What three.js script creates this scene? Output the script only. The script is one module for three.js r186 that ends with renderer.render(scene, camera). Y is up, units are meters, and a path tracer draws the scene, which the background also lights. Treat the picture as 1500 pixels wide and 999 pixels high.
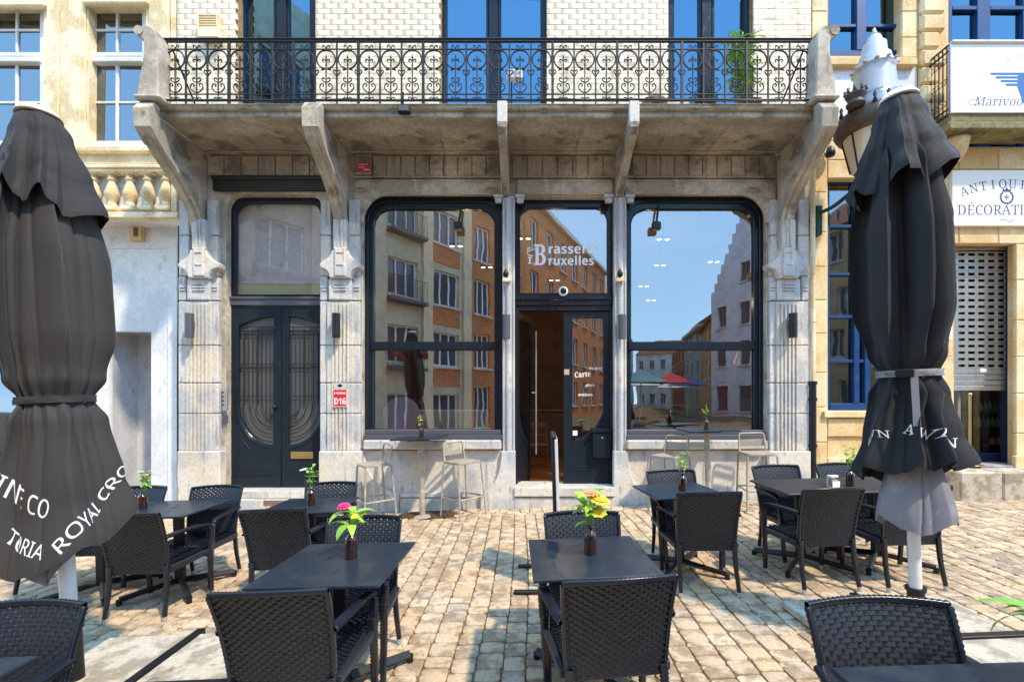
import * as THREE from 'three';
import { mergeGeometries, mergeVertices } from 'three/addons/utils/BufferGeometryUtils.js';
import { FontLoader } from 'three/addons/loaders/FontLoader.js';
import { TextGeometry } from 'three/addons/geometries/TextGeometry.js';

// ---------------------------------------------------------------- camera, sky, sun, exposure
const scene = new THREE.Scene();
const F = 667, VX = 770, VY = 585, EYE = 1.65, D = 7.0;   // focal length and vanishing point in photo pixels, eye height, distance of the facade
const camera = new THREE.PerspectiveCamera(2 * Math.atan(499.5 / F) * 180 / Math.PI, 1500 / 999, 0.05, 900);
camera.position.set(0, EYE, 0);
camera.lookAt(0, EYE, -1);
camera.setViewOffset(1500, 999, 750 - VX, 499.5 - VY, 1500, 999);
camera.updateProjectionMatrix();

const renderer = new THREE.WebGLRenderer({ antialias: true });
renderer.toneMapping = THREE.LinearToneMapping;
renderer.toneMappingExposure = 1.3;
renderer.shadowMap.enabled = true;

function rng(seed) { let a = seed >>> 0; return () => { a = (a + 0x6D2B79F5) >>> 0; let t = a; t = Math.imul(t ^ (t >>> 15), t | 1); t ^= t + Math.imul(t ^ (t >>> 7), t | 61); return ((t ^ (t >>> 14)) >>> 0) / 4294967296; }; }
// periodic value noise with fbm
function noiseGrid(n, seed) { const r = rng(seed), a = new Float32Array(n * n); for (let i = 0; i < n * n; i++) a[i] = r(); return a; }
function makeNoise(seed) {
  const N = 256, g = noiseGrid(N, seed);
  const val = (x, y, px, py) => {
    const xi = Math.floor(x), yi = Math.floor(y), fx = x - xi, fy = y - yi;
    const u = fx * fx * (3 - 2 * fx), v = fy * fy * (3 - 2 * fy);
    const m = (a, p) => ((a % p) + p) % p;
    const x0 = m(xi, px), x1 = m(xi + 1, px), y0 = m(yi, py), y1 = m(yi + 1, py);
    const G = (a, b) => g[(b % N) * N + (a % N)];
    return (G(x0, y0) * (1 - u) + G(x1, y0) * u) * (1 - v) + (G(x0, y1) * (1 - u) + G(x1, y1) * u) * v;
  };
  return (u, v, fu, fv, oct = 5, gain = 0.5) => { let s = 0, a = 1, t = 0; for (let o = 0; o < oct; o++) { s += a * val(u * fu + o * 17, v * fv + o * 31, fu, fv); t += a; a *= gain; fu *= 2; fv *= 2; } return s / t; };
}
const nA = makeNoise(11), nB = makeNoise(23), nC = makeNoise(37);
const clamp = (x, a = 0, b = 1) => Math.min(b, Math.max(a, x));
const sstep = (a, b, x) => { const t = clamp((x - a) / (b - a)); return t * t * (3 - 2 * t); };
const lerp = (a, b, t) => a + (b - a) * t;

{ // sky: clear summer air with a few thin clouds
  const W = 1024, H = 512, data = new Float32Array(W * H * 4), nz = makeNoise(5);
  for (let j = 0; j < H; j++) for (let i = 0; i < W; i++) {
    const el = ((j + 0.5) / H - 0.5) * Math.PI, s = Math.max(0, Math.sin(el)), t = Math.pow(s, 0.35);
    let c = [lerp(1.6, 0.48, t), lerp(2.4, 1.14, t), lerp(3.05, 2.2, t)];
    const cl = sstep(0.60, 0.82, nz((i / W), (j / H), 7, 9, 5, 0.55)) * sstep(0.02, 0.3, s) * 0.55;
    c = c.map((x, k) => lerp(x, [4.2, 4.2, 4.3][k], cl));
    const o = (j * W + i) * 4; data[o] = c[0]; data[o + 1] = c[1]; data[o + 2] = c[2]; data[o + 3] = 1;
  }
  const t = new THREE.DataTexture(data, W, H, THREE.RGBAFormat, THREE.FloatType);
  t.mapping = THREE.EquirectangularReflectionMapping; t.magFilter = THREE.LinearFilter; t.needsUpdate = true;
  scene.background = t; scene.environment = t;
}
const SUN = new THREE.Vector3(0.5, 1.0, 0.36).normalize();
const sun = new THREE.DirectionalLight(new THREE.Color().setRGB(1, 0.84, 0.62), 4.2);
sun.position.copy(SUN).multiplyScalar(40); sun.target.position.set(0, 1, -4); sun.castShadow = true;
sun.shadow.mapSize.set(4096, 4096); Object.assign(sun.shadow.camera, { left: -12, right: 12, top: 12, bottom: -12, near: 1, far: 90 });
sun.shadow.radius = 4.5;
scene.add(sun, sun.target);

// ---------------------------------------------------------------- helpers
const V3 = (x, y, z) => new THREE.Vector3(x, y, z);
const fx = (px, d = D) => (px - VX) * d / F;             // photo pixel -> metres on a plane at distance d
const fy = (py, d = D) => EYE + (VY - py) * d / F;
const SLOPE = 0.03, gy = (x) => SLOPE * clamp(x, -9, 10);   // the square rises gently to the right
const onGround = (px, py, h = 0) => { const d = F * (EYE - h) / ((py - VY) + SLOPE * (px - VX)); return [(px - VX) * d / F, -d]; };

const used = {};
const numbered = (n) => { used[n] = (used[n] ?? -1) + 1; return used[n] ? n + '_' + String(used[n]).padStart(3, '0') : n; };
function tag(o, label, category, group, kind) { Object.assign(o.userData, { label, category }); if (group) o.userData.group = group; if (kind) o.userData.kind = kind; return o; }
function thing(name, label, category, group) { const o = new THREE.Group(); o.name = numbered(name); scene.add(o); return tag(o, label, category, group); }
function rebase(o, x, y, z) { o.position.set(x, y, z); for (const c of o.children) c.position.sub(V3(x, y, z)); return o; }
function place(o, x, z, turn = 0, h = 0) { o.position.set(x, gy(x) + h, z); o.rotation.set(0, turn, 0); o.rotation.order = 'ZYX'; o.rotation.z = Math.atan(SLOPE); return o; }
function copy(src, label) { const c = src.clone(); c.name = numbered(src.name.replace(/_\d{3}$/, '')); c.userData = { ...src.userData }; if (label) c.userData.label = label; scene.add(c); return c; }

function flatUV(g, s = 1, ox = 0, oy = 0) { // box-projected uv in metres
  if (g.index) g = g.toNonIndexed();
  const p = g.attributes.position, n = p.count, uv = new Float32Array(n * 2), a = V3(), b = V3(), c = V3();
  for (let i = 0; i < n; i += 3) {
    a.fromBufferAttribute(p, i); b.fromBufferAttribute(p, i + 1); c.fromBufferAttribute(p, i + 2);
    const nn = b.clone().sub(a).cross(c.clone().sub(a)), x = Math.abs(nn.x), y = Math.abs(nn.y), z = Math.abs(nn.z);
    for (let k = 0; k < 3; k++) { const q = [a, b, c][k]; const [u, v] = z >= x && z >= y ? [q.x, q.y] : x >= y ? [q.z, q.y] : [q.x, q.z]; uv[(i + k) * 2] = u * s + ox; uv[(i + k) * 2 + 1] = v * s + oy; }
  }
  g.setAttribute('uv', new THREE.BufferAttribute(uv, 2));
  for (const k of Object.keys(g.attributes)) if (!['position', 'normal', 'uv', 'color'].includes(k)) g.deleteAttribute(k);
  if (!g.attributes.normal) g.computeVertexNormals();
  g.groups = []; g.clearGroups();
  return g;
}
const strip = (g) => { if (!g.attributes.uv) g = flatUV(g); if (g.index) g = g.toNonIndexed(); for (const k of Object.keys(g.attributes)) if (!['position', 'normal', 'uv'].includes(k)) g.deleteAttribute(k); g.clearGroups(); return g; };
const merge = (list) => mergeGeometries(list.map(strip), false);
function part(name, geo, mat, parent, keepUV = false) {
  if (Array.isArray(geo)) geo = merge(geo.map((g) => (keepUV ? g : flatUV(g)))); else if (!keepUV) geo = flatUV(geo);
  const m = new THREE.Mesh(geo, mat); m.name = name; m.castShadow = m.receiveShadow = true;
  if (parent) parent.add(m); else { m.name = numbered(name); scene.add(m); }
  return m;
}
// chamfered box centred at 0
function cbox(w, h, d, b = 0.006) {
  b = Math.min(b, w * 0.45, h * 0.45, d * 0.45);
  const P = [], push = (...q) => { // convex polygon, outward by centroid
    const c = q.reduce((s, v) => s.add(v), V3()).multiplyScalar(1 / q.length), n = q[1].clone().sub(q[0]).cross(q[2].clone().sub(q[0]));
    if (n.dot(c) < 0) q.reverse();
    for (let i = 1; i < q.length - 1; i++) for (const v of [q[0], q[i], q[i + 1]]) P.push(v.x, v.y, v.z);
  };
  const X = w / 2, Y = h / 2, Z = d / 2;
  const v = (sx, sy, sz, ax) => V3(sx * (ax === 0 ? X : X - b), sy * (ax === 1 ? Y : Y - b), sz * (ax === 2 ? Z : Z - b));
  const S = [-1, 1];
  for (const s of S) { push(v(s, -1, -1, 0), v(s, 1, -1, 0), v(s, 1, 1, 0), v(s, -1, 1, 0)); push(v(-1, s, -1, 1), v(1, s, -1, 1), v(1, s, 1, 1), v(-1, s, 1, 1)); push(v(-1, -1, s, 2), v(1, -1, s, 2), v(1, 1, s, 2), v(-1, 1, s, 2)); }
  for (const s of S) for (const t of S) { push(v(s, t, -1, 0), v(s, t, 1, 0), v(s, t, 1, 1), v(s, t, -1, 1)); push(v(s, -1, t, 0), v(s, 1, t, 0), v(s, 1, t, 2), v(s, -1, t, 2)); push(v(-1, s, t, 1), v(1, s, t, 1), v(1, s, t, 2), v(-1, s, t, 2)); }
  for (const s of S) for (const t of S) for (const u of S) push(v(s, t, u, 0), v(s, t, u, 1), v(s, t, u, 2));
  const g = new THREE.BufferGeometry(); g.setAttribute('position', new THREE.Float32BufferAttribute(P, 3)); g.computeVertexNormals();
  return g;
}
const boxAt = (x0, x1, y0, y1, z0, z1, b = 0.006) => cbox(Math.abs(x1 - x0), Math.abs(y1 - y0), Math.abs(z1 - z0), b).translate((x0 + x1) / 2, (y0 + y1) / 2, (z0 + z1) / 2);
// photo rectangle on the plane d, running back to distance d2
const rectAt = (px0, py0, px1, py1, d, d2, b = 0.006) => boxAt(fx(px0, d), fx(px1, d), fy(py1, d), fy(py0, d), -d2, -d, b);
function rr(p, x0, y0, x1, y1, r = [0, 0, 0, 0]) { // tl, tr, br, bl
  const [tl, tr, br, bl] = r; p.moveTo(x0 + bl, y0); p.lineTo(x1 - br, y0); if (br) p.absarc(x1 - br, y0 + br, br, -Math.PI / 2, 0, false);
  p.lineTo(x1, y1 - tr); if (tr) p.absarc(x1 - tr, y1 - tr, tr, 0, Math.PI / 2, false); p.lineTo(x0 + tl, y1); if (tl) p.absarc(x0 + tl, y1 - tl, tl, Math.PI / 2, Math.PI, false);
  p.lineTo(x0, y0 + bl); if (bl) p.absarc(x0 + bl, y0 + bl, bl, Math.PI, Math.PI * 1.5, false); p.closePath(); return p;
}
const rrPx = (p, px0, py0, px1, py1, d, r) => rr(p, fx(px0, d), fy(py1, d), fx(px1, d), fy(py0, d), r);
function ext(shape, dF, dB, bevel = 0.006, seg = 10) { // shape in x/y, front at z=-dF, back at z=-dB
  const t = dB - dF, b = Math.min(bevel, t * 0.4);
  const g = new THREE.ExtrudeGeometry(shape, { depth: t - (b ? 2 * b : 0), bevelEnabled: !!b, bevelThickness: b, bevelSize: b, bevelOffset: -b, bevelSegments: 1, curveSegments: seg });
  return g.translate(0, 0, -dB + b);
}
const poly = (pts) => { const s = new THREE.Shape(); pts.forEach(([x, y], i) => (i ? s.lineTo(x, y) : s.moveTo(x, y))); s.closePath(); return s; };
const tube = (pts, r, seg = 24, rad = 6, tension = 0.5) => new THREE.TubeGeometry(new THREE.CatmullRomCurve3(pts.map((p) => (p.isVector3 ? p : V3(...p))), false, 'catmullrom', tension), seg, r, rad, false);
function rod(a, b, r0, r1 = r0, n = 8) { a = V3(...a); b = V3(...b); const d = b.clone().sub(a), L = d.length(); const g = new THREE.CylinderGeometry(r1, r0, L, n, 1); g.translate(0, L / 2, 0); g.applyQuaternion(new THREE.Quaternion().setFromUnitVectors(V3(0, 1, 0), d.normalize())); return g.translate(a.x, a.y, a.z); }
function bar(a, b, w, h) { a = V3(...a); b = V3(...b); const d = b.clone().sub(a), L = d.length(); const g = cbox(w, L, h, 0.003); g.applyQuaternion(new THREE.Quaternion().setFromUnitVectors(V3(0, 1, 0), d.clone().normalize())); const m = a.clone().add(b).multiplyScalar(0.5); return g.translate(m.x, m.y, m.z); }
const lathe = (pts, seg = 20) => new THREE.LatheGeometry(pts.map(([r, y]) => new THREE.Vector2(r, y)), seg);

// ---------------------------------------------------------------- textures (what surfaces are made of)
function dtex(n, fn, srgb = true, rep = 1) {
  const a = new Uint8Array(n * n * 4);
  for (let j = 0; j < n; j++) for (let i = 0; i < n; i++) { const c = fn(i / n, j / n), o = (j * n + i) * 4; for (let k = 0; k < 3; k++) a[o + k] = 255 * clamp(typeof c === 'number' ? c : c[k]); a[o + 3] = 255; }
  const t = new THREE.DataTexture(a, n, n, THREE.RGBAFormat, THREE.UnsignedByteType);
  t.wrapS = t.wrapT = THREE.RepeatWrapping; t.magFilter = THREE.LinearFilter; t.minFilter = THREE.LinearMipmapLinearFilter; t.generateMipmaps = true;
  t.repeat.set(rep, rep); if (srgb) t.colorSpace = THREE.SRGBColorSpace; t.needsUpdate = true; return t;
}
const mixc = (a, b, t) => a.map((x, k) => lerp(x, b[k], t));
const T = {};
T.grain = dtex(256, (u, v) => 0.5 + 0.5 * (nA(u, v, 24, 24, 4, 0.65) - 0.5) * 2, false, 2);
T.coarse = dtex(256, (u, v) => nB(u, v, 8, 8, 6, 0.6), false, 1);
// weathered pale limestone: grey-blue and warm patches, soot runs and rust pits
T.stone = dtex(512, (u, v) => {
  let c = mixc([0.93, 0.91, 0.88], [0.80, 0.81, 0.83], sstep(0.42, 0.62, nA(u, v, 4, 4, 5)));
  c = mixc(c, [0.93, 0.87, 0.77], 0.5 * sstep(0.5, 0.7, nB(u, v, 7, 3, 5)));
  c = mixc(c, [0.55, 0.53, 0.49], 0.45 * sstep(0.60, 0.82, nC(u, v, 22, 3, 5, 0.6)));
  c = mixc(c, [0.45, 0.40, 0.33], 0.6 * sstep(0.78, 0.90, nB(u, v, 34, 22, 4, 0.6)));
  return c.map((x) => x * (0.93 + 0.14 * nA(u, v, 64, 64, 2)));
}, true, 0.6);
// soot and lichen under the balcony
T.soffit = dtex(512, (u, v) => {
  let c = mixc([0.82, 0.79, 0.74], [0.68, 0.65, 0.60], sstep(0.35, 0.65, nA(u, v, 3, 5, 5)));
  c = mixc(c, [0.40, 0.37, 0.32], 0.6 * sstep(0.56, 0.74, nB(u, v, 4, 6, 6, 0.62)));
  c = mixc(c, [0.50, 0.47, 0.42], 0.5 * sstep(0.60, 0.80, nA(u, v, 26, 3, 5, 0.6)));
  c = mixc(c, [0.90, 0.86, 0.78], 0.6 * sstep(0.62, 0.72, nC(u, v, 7, 6, 5)));
  return c.map((x) => x * (0.9 + 0.2 * nC(u, v, 60, 60, 2)));
}, true, 0.5);
T.plaster = dtex(512, (u, v) => {
  let c = mixc([0.97, 0.97, 0.97], [0.90, 0.90, 0.90], sstep(0.4, 0.65, nB(u, v, 4, 4, 5)));
  c = mixc(c, [0.80, 0.77, 0.72], 0.5 * sstep(0.66, 0.84, nC(u, v, 12, 9, 5, 0.6)));
  return c.map((x) => x * (0.95 + 0.1 * nA(u, v, 60, 60, 2)));
}, true, 0.5);
// old cream paint on render, flaking in places
T.cream = dtex(512, (u, v) => {
  let c = mixc([0.98, 0.95, 0.88], [0.88, 0.82, 0.70], sstep(0.42, 0.68, nB(u, v, 5, 5, 6)));
  c = mixc(c, [0.80, 0.72, 0.60], 0.5 * sstep(0.66, 0.84, nC(u, v, 16, 7, 5, 0.62)));
  c = mixc(c, [0.50, 0.43, 0.34], 0.55 * sstep(0.74, 0.86, nA(u, v, 30, 18, 4, 0.6)));
  return c.map((x) => x * (0.93 + 0.14 * nA(u, v, 70, 70, 2)));
}, true, 0.7);
T.sand = dtex(512, (u, v) => {
  let c = mixc([0.98, 0.94, 0.85], [0.94, 0.85, 0.69], sstep(0.38, 0.66, nA(u, v, 4, 4, 6)));
  c = mixc(c, [0.78, 0.69, 0.55], 0.5 * sstep(0.64, 0.82, nB(u, v, 14, 10, 5, 0.6)));
  return c.map((x) => x * (0.93 + 0.14 * nC(u, v, 80, 80, 2)));
}, true, 0.7);
T.paving = dtex(512, (u, v) => {
  let c = mixc([0.98, 0.95, 0.90], [0.78, 0.74, 0.68], sstep(0.4, 0.66, nA(u, v, 10, 10, 5, 0.58)));
  c = mixc(c, [0.58, 0.53, 0.46], 0.65 * sstep(0.68, 0.82, nB(u, v, 16, 16, 5, 0.6)));
  c = mixc(c, [1, 0.99, 0.95], 0.5 * sstep(0.66, 0.76, nC(u, v, 30, 30, 3)));
  return c.map((x) => x * (0.92 + 0.16 * nC(u, v, 90, 90, 2, 0.7)));
}, true, 0.8);
T.soil = dtex(256, (u, v) => { const a = nA(u, v, 30, 30, 4, 0.7); return mixc([0.55, 0.47, 0.36], [0.95, 0.85, 0.68], a).map((x) => x * (0.7 + 0.5 * nB(u, v, 60, 60, 2))); }, true, 1.2);
T.cloth = dtex(512, (u, v) => { const a = 0.86 + 0.14 * nA(u, v, 6, 6, 5); const d = 0.35 * sstep(0.64, 0.76, nB(u, v, 20, 16, 4, 0.6)); return [a + d, a + d * 0.95, a + d * 0.85].map((x) => x * (0.94 + 0.1 * ((Math.floor(u * 256) + Math.floor(v * 256)) % 2))); }, true, 1);
T.wood = dtex(256, (u, v) => { const a = nA(u, v, 3, 40, 4, 0.6); return mixc([0.95, 0.82, 0.66], [0.62, 0.46, 0.30], a); }, true, 0.8);
T.brick = dtex(256, (u, v) => mixc([0.98, 0.96, 0.93], [0.80, 0.76, 0.70], sstep(0.45, 0.75, nB(u, v, 8, 8, 5, 0.6))).map((x) => x * (0.95 + 0.1 * nA(u, v, 60, 60, 2))), true, 1.4);
// small far brickwork, used only on the houses across the square
T.farbrick = dtex(512, (u, v) => { const rows = 24, r = Math.floor(v * rows), cu = u * 9 + (r % 2) * 0.5, fu = cu - Math.floor(cu), fv = v * rows - r; const j = fu < 0.05 || fv < 0.14; const k = 0.8 + 0.4 * nA(Math.floor(cu) / 9, r / rows, 9, 24, 2); return j ? [0.9, 0.86, 0.8] : [k, k * 0.95, k * 0.92]; }, true, 0.5);
// fine creases of heavy cloth, hanging downwards
T.crease = dtex(512, (u, v) => { const a = nA(u, v, 22, 5, 4, 0.6), b = Math.abs(nB(u, v, 14, 9, 4, 0.55) - 0.5) * 2; return 0.55 * a + 0.45 * (1 - b); }, false, 1);
T.wave = dtex(256, (u, v) => nC(u, v, 3, 4, 3, 0.5), false, 0.8);
T.scuff = dtex(512, (u, v) => { const d = 0.9 * sstep(0.60, 0.72, nB(u, v, 30, 9, 5, 0.62)); return mixc([0.62, 0.62, 0.62], [1, 1, 1], d); }, false, 0.8);
T.dust = dtex(512, (u, v) => mixc([0.8, 0.82, 0.86], [1, 0.98, 0.92], sstep(0.45, 0.72, nA(u, v, 7, 7, 6, 0.62))), true, 1.3);

// ---------------------------------------------------------------- materials
const col = (r, g, b) => new THREE.Color().setRGB(r, g, b);
function mat(c, rough, o = {}) { const { phys, ...rest } = o; return new (phys ? THREE.MeshPhysicalMaterial : THREE.MeshStandardMaterial)({ color: col(...c), roughness: rough, ...rest }); }
const M = {
  stone: mat([0.74, 0.73, 0.71], 0.85, { map: T.stone, bumpMap: T.coarse, bumpScale: 0.006 }),
  stoneB: mat([0.76, 0.72, 0.65], 0.85, { map: T.stone, bumpMap: T.coarse, bumpScale: 0.006 }),
  soffit: mat([0.76, 0.73, 0.69], 0.95, { map: T.soffit, bumpMap: T.coarse, bumpScale: 0.01 }),
  frieze: mat([0.82, 0.79, 0.74], 0.9, { map: T.soffit, bumpMap: T.grain, bumpScale: 0.002 }),
  plaster: mat([0.82, 0.82, 0.82], 0.8, { map: T.plaster, bumpMap: T.grain, bumpScale: 0.001 }),
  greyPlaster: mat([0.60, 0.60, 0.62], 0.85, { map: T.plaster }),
  cream: mat([0.87, 0.79, 0.64], 0.85, { map: T.cream, bumpMap: T.coarse, bumpScale: 0.008 }),
  sand: mat([0.84, 0.75, 0.58], 0.9, { map: T.sand, bumpMap: T.coarse, bumpScale: 0.004 }),
  sandB: mat([0.77, 0.65, 0.46], 0.9, { map: T.sand, bumpMap: T.coarse, bumpScale: 0.004 }),
  mortar: mat([0.70, 0.63, 0.51], 0.95, { map: T.soil }),
  brick: [[0.90, 0.82, 0.67], [0.88, 0.79, 0.63], [0.91, 0.84, 0.71], [0.84, 0.73, 0.55]].map((c) => mat(c, 0.38, { map: T.brick, bumpMap: T.grain, bumpScale: 0.0006 })),
  frame: mat([0.012, 0.017, 0.025], 0.36, { phys: true, specularIntensity: 0.5, roughnessMap: T.scuff, bumpMap: T.grain, bumpScale: 0.0002 }),
  door: mat([0.012, 0.019, 0.028], 0.4, { phys: true, specularIntensity: 0.5, roughnessMap: T.scuff, bumpMap: T.grain, bumpScale: 0.0004 }),
  iron: mat([0.030, 0.028, 0.034], 0.55, { metalness: 0.3, map: T.dust }),
  lintel: mat([0.020, 0.026, 0.022], 0.5, { map: T.dust }),
  white: mat([0.80, 0.80, 0.78], 0.45, { map: T.plaster }),
  blue: mat([0.006, 0.066, 0.23], 0.4, { map: T.dust }),
  navy: mat([0.010, 0.025, 0.075], 0.4, { map: T.dust }),
  wicker: mat([0.016, 0.020, 0.030], 0.24, { map: T.dust }),
  wickerDark: mat([0.017, 0.020, 0.028], 0.5),
  tableTop: mat([0.030, 0.040, 0.052], 0.5, { phys: true, specularIntensity: 0.45, map: T.dust, roughnessMap: T.scuff, bumpMap: T.grain, bumpScale: 0.00012 }),
  blackMetal: mat([0.014, 0.014, 0.016], 0.45, { metalness: 0.2, map: T.dust }),
  grey: mat([0.10, 0.10, 0.115], 0.5, { metalness: 0.3 }),
  glide: mat([0.55, 0.55, 0.54], 0.45, { metalness: 0.6 }),
  beige: mat([0.55, 0.45, 0.33], 0.45, { map: T.dust }),
  cloth: mat([0.030, 0.028, 0.027], 0.85, { phys: true, sheen: 0.22, sheenRoughness: 0.5, sheenColor: col(0.5, 0.48, 0.46), map: T.cloth, bumpMap: T.crease, bumpScale: 0.006 }),
  clothNew: mat([0.018, 0.019, 0.022], 0.8, { phys: true, sheen: 0.22, sheenRoughness: 0.5, sheenColor: col(0.45, 0.46, 0.5), map: T.cloth, bumpMap: T.crease, bumpScale: 0.006 }),
  lining: mat([0.24, 0.235, 0.26], 0.85, { map: T.cloth }),
  pole: mat([0.80, 0.80, 0.79], 0.35, { map: T.plaster }),
  brass: mat([0.60, 0.42, 0.18], 0.3, { metalness: 0.9 }),
  steel: mat([0.60, 0.60, 0.60], 0.35, { metalness: 0.8, map: T.plaster }),
  mirror: mat([0.10, 0.18, 0.25], 0.02, { metalness: 1, bumpMap: T.wave, bumpScale: 0.0007 }),
  mirrorDim: mat([0.20, 0.215, 0.23], 0.03, { metalness: 1, bumpMap: T.wave, bumpScale: 0.001 }),
  pane: new THREE.MeshPhysicalMaterial({ color: col(0.72, 0.74, 0.74), roughness: 0, transmission: 1, thickness: 0, ior: 3.1, bumpMap: T.wave, bumpScale: 0.0004 }),
  paneClear: new THREE.MeshPhysicalMaterial({ color: col(0.85, 0.87, 0.87), roughness: 0, transmission: 1, thickness: 0, ior: 2.0 }),
  curtain: mat([0.66, 0.56, 0.55], 0.9, { map: T.plaster }),
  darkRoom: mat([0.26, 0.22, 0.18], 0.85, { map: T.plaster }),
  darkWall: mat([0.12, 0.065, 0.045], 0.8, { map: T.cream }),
  woodFloor: mat([0.46, 0.25, 0.10], 0.35, { map: T.wood }),
  wood: mat([0.42, 0.23, 0.09], 0.5, { map: T.wood }),
  red: mat([0.50, 0.022, 0.025], 0.5),
  amber: mat([0.028, 0.010, 0.004], 0.12, { phys: true, clearcoat: 1, clearcoatRoughness: 0.05 }),
  whitePaint: mat([0.90, 0.90, 0.89], 0.5),
  green: mat([0.012, 0.075, 0.05], 0.4, { map: T.dust }),
  bed: mat([0.36, 0.29, 0.21], 1, { map: T.soil, bumpMap: T.grain, bumpScale: 0.0007 }),
  slab: mat([0.52, 0.48, 0.41], 0.9, { map: T.paving, bumpMap: T.grain, bumpScale: 0.003 }),
  lampGlow: mat([0.9, 0.85, 0.7], 0.4, { emissive: col(1, 0.86, 0.6), emissiveIntensity: 6 }),
};
const leafMat = (c) => new THREE.MeshPhysicalMaterial({ color: col(...c), roughness: 0.55, transmission: 0.3, thickness: 0, side: THREE.DoubleSide });
const petalMat = (c) => new THREE.MeshPhysicalMaterial({ color: col(...c), roughness: 0.8, transmission: 0.25, thickness: 0, side: THREE.DoubleSide });
M.leaf = leafMat([0.26, 0.50, 0.05]); M.leafB = leafMat([0.42, 0.62, 0.05]); M.leafDark = leafMat([0.05, 0.17, 0.03]);
M.pink = petalMat([0.75, 0.03, 0.22]); M.yellow = petalMat([0.85, 0.60, 0.02]); M.cream2 = petalMat([0.80, 0.78, 0.55]); M.orange = petalMat([0.80, 0.35, 0.12]); M.mauve = petalMat([0.38, 0.05, 0.30]);
function canvasTex(w, h, draw) { const c = document.createElement('canvas'); c.width = w; c.height = h; const x = c.getContext('2d'); draw(x, w, h); const t = new THREE.CanvasTexture(c); t.colorSpace = THREE.SRGBColorSpace; return t; }
function panelUV(g, x0, x1, y0, y1) { if (g.index) g = g.toNonIndexed(); const p = g.attributes.position, uv = new Float32Array(p.count * 2); for (let i = 0; i < p.count; i++) { uv[2 * i] = (p.getX(i) - x0) / (x1 - x0); uv[2 * i + 1] = (p.getY(i) - y0) / (y1 - y0); } g.setAttribute('uv', new THREE.BufferAttribute(uv, 2)); return g; }
const fontBold = await new FontLoader().loadAsync('fonts/droid/droid_sans_bold.typeface.json');
const fontSerif = await new FontLoader().loadAsync('fonts/droid/droid_serif_bold.typeface.json');
const textGeo = (s, size, font = fontBold, t = 0.002) => new TextGeometry(s, { font, size, depth: t, curveSegments: 4 });
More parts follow.
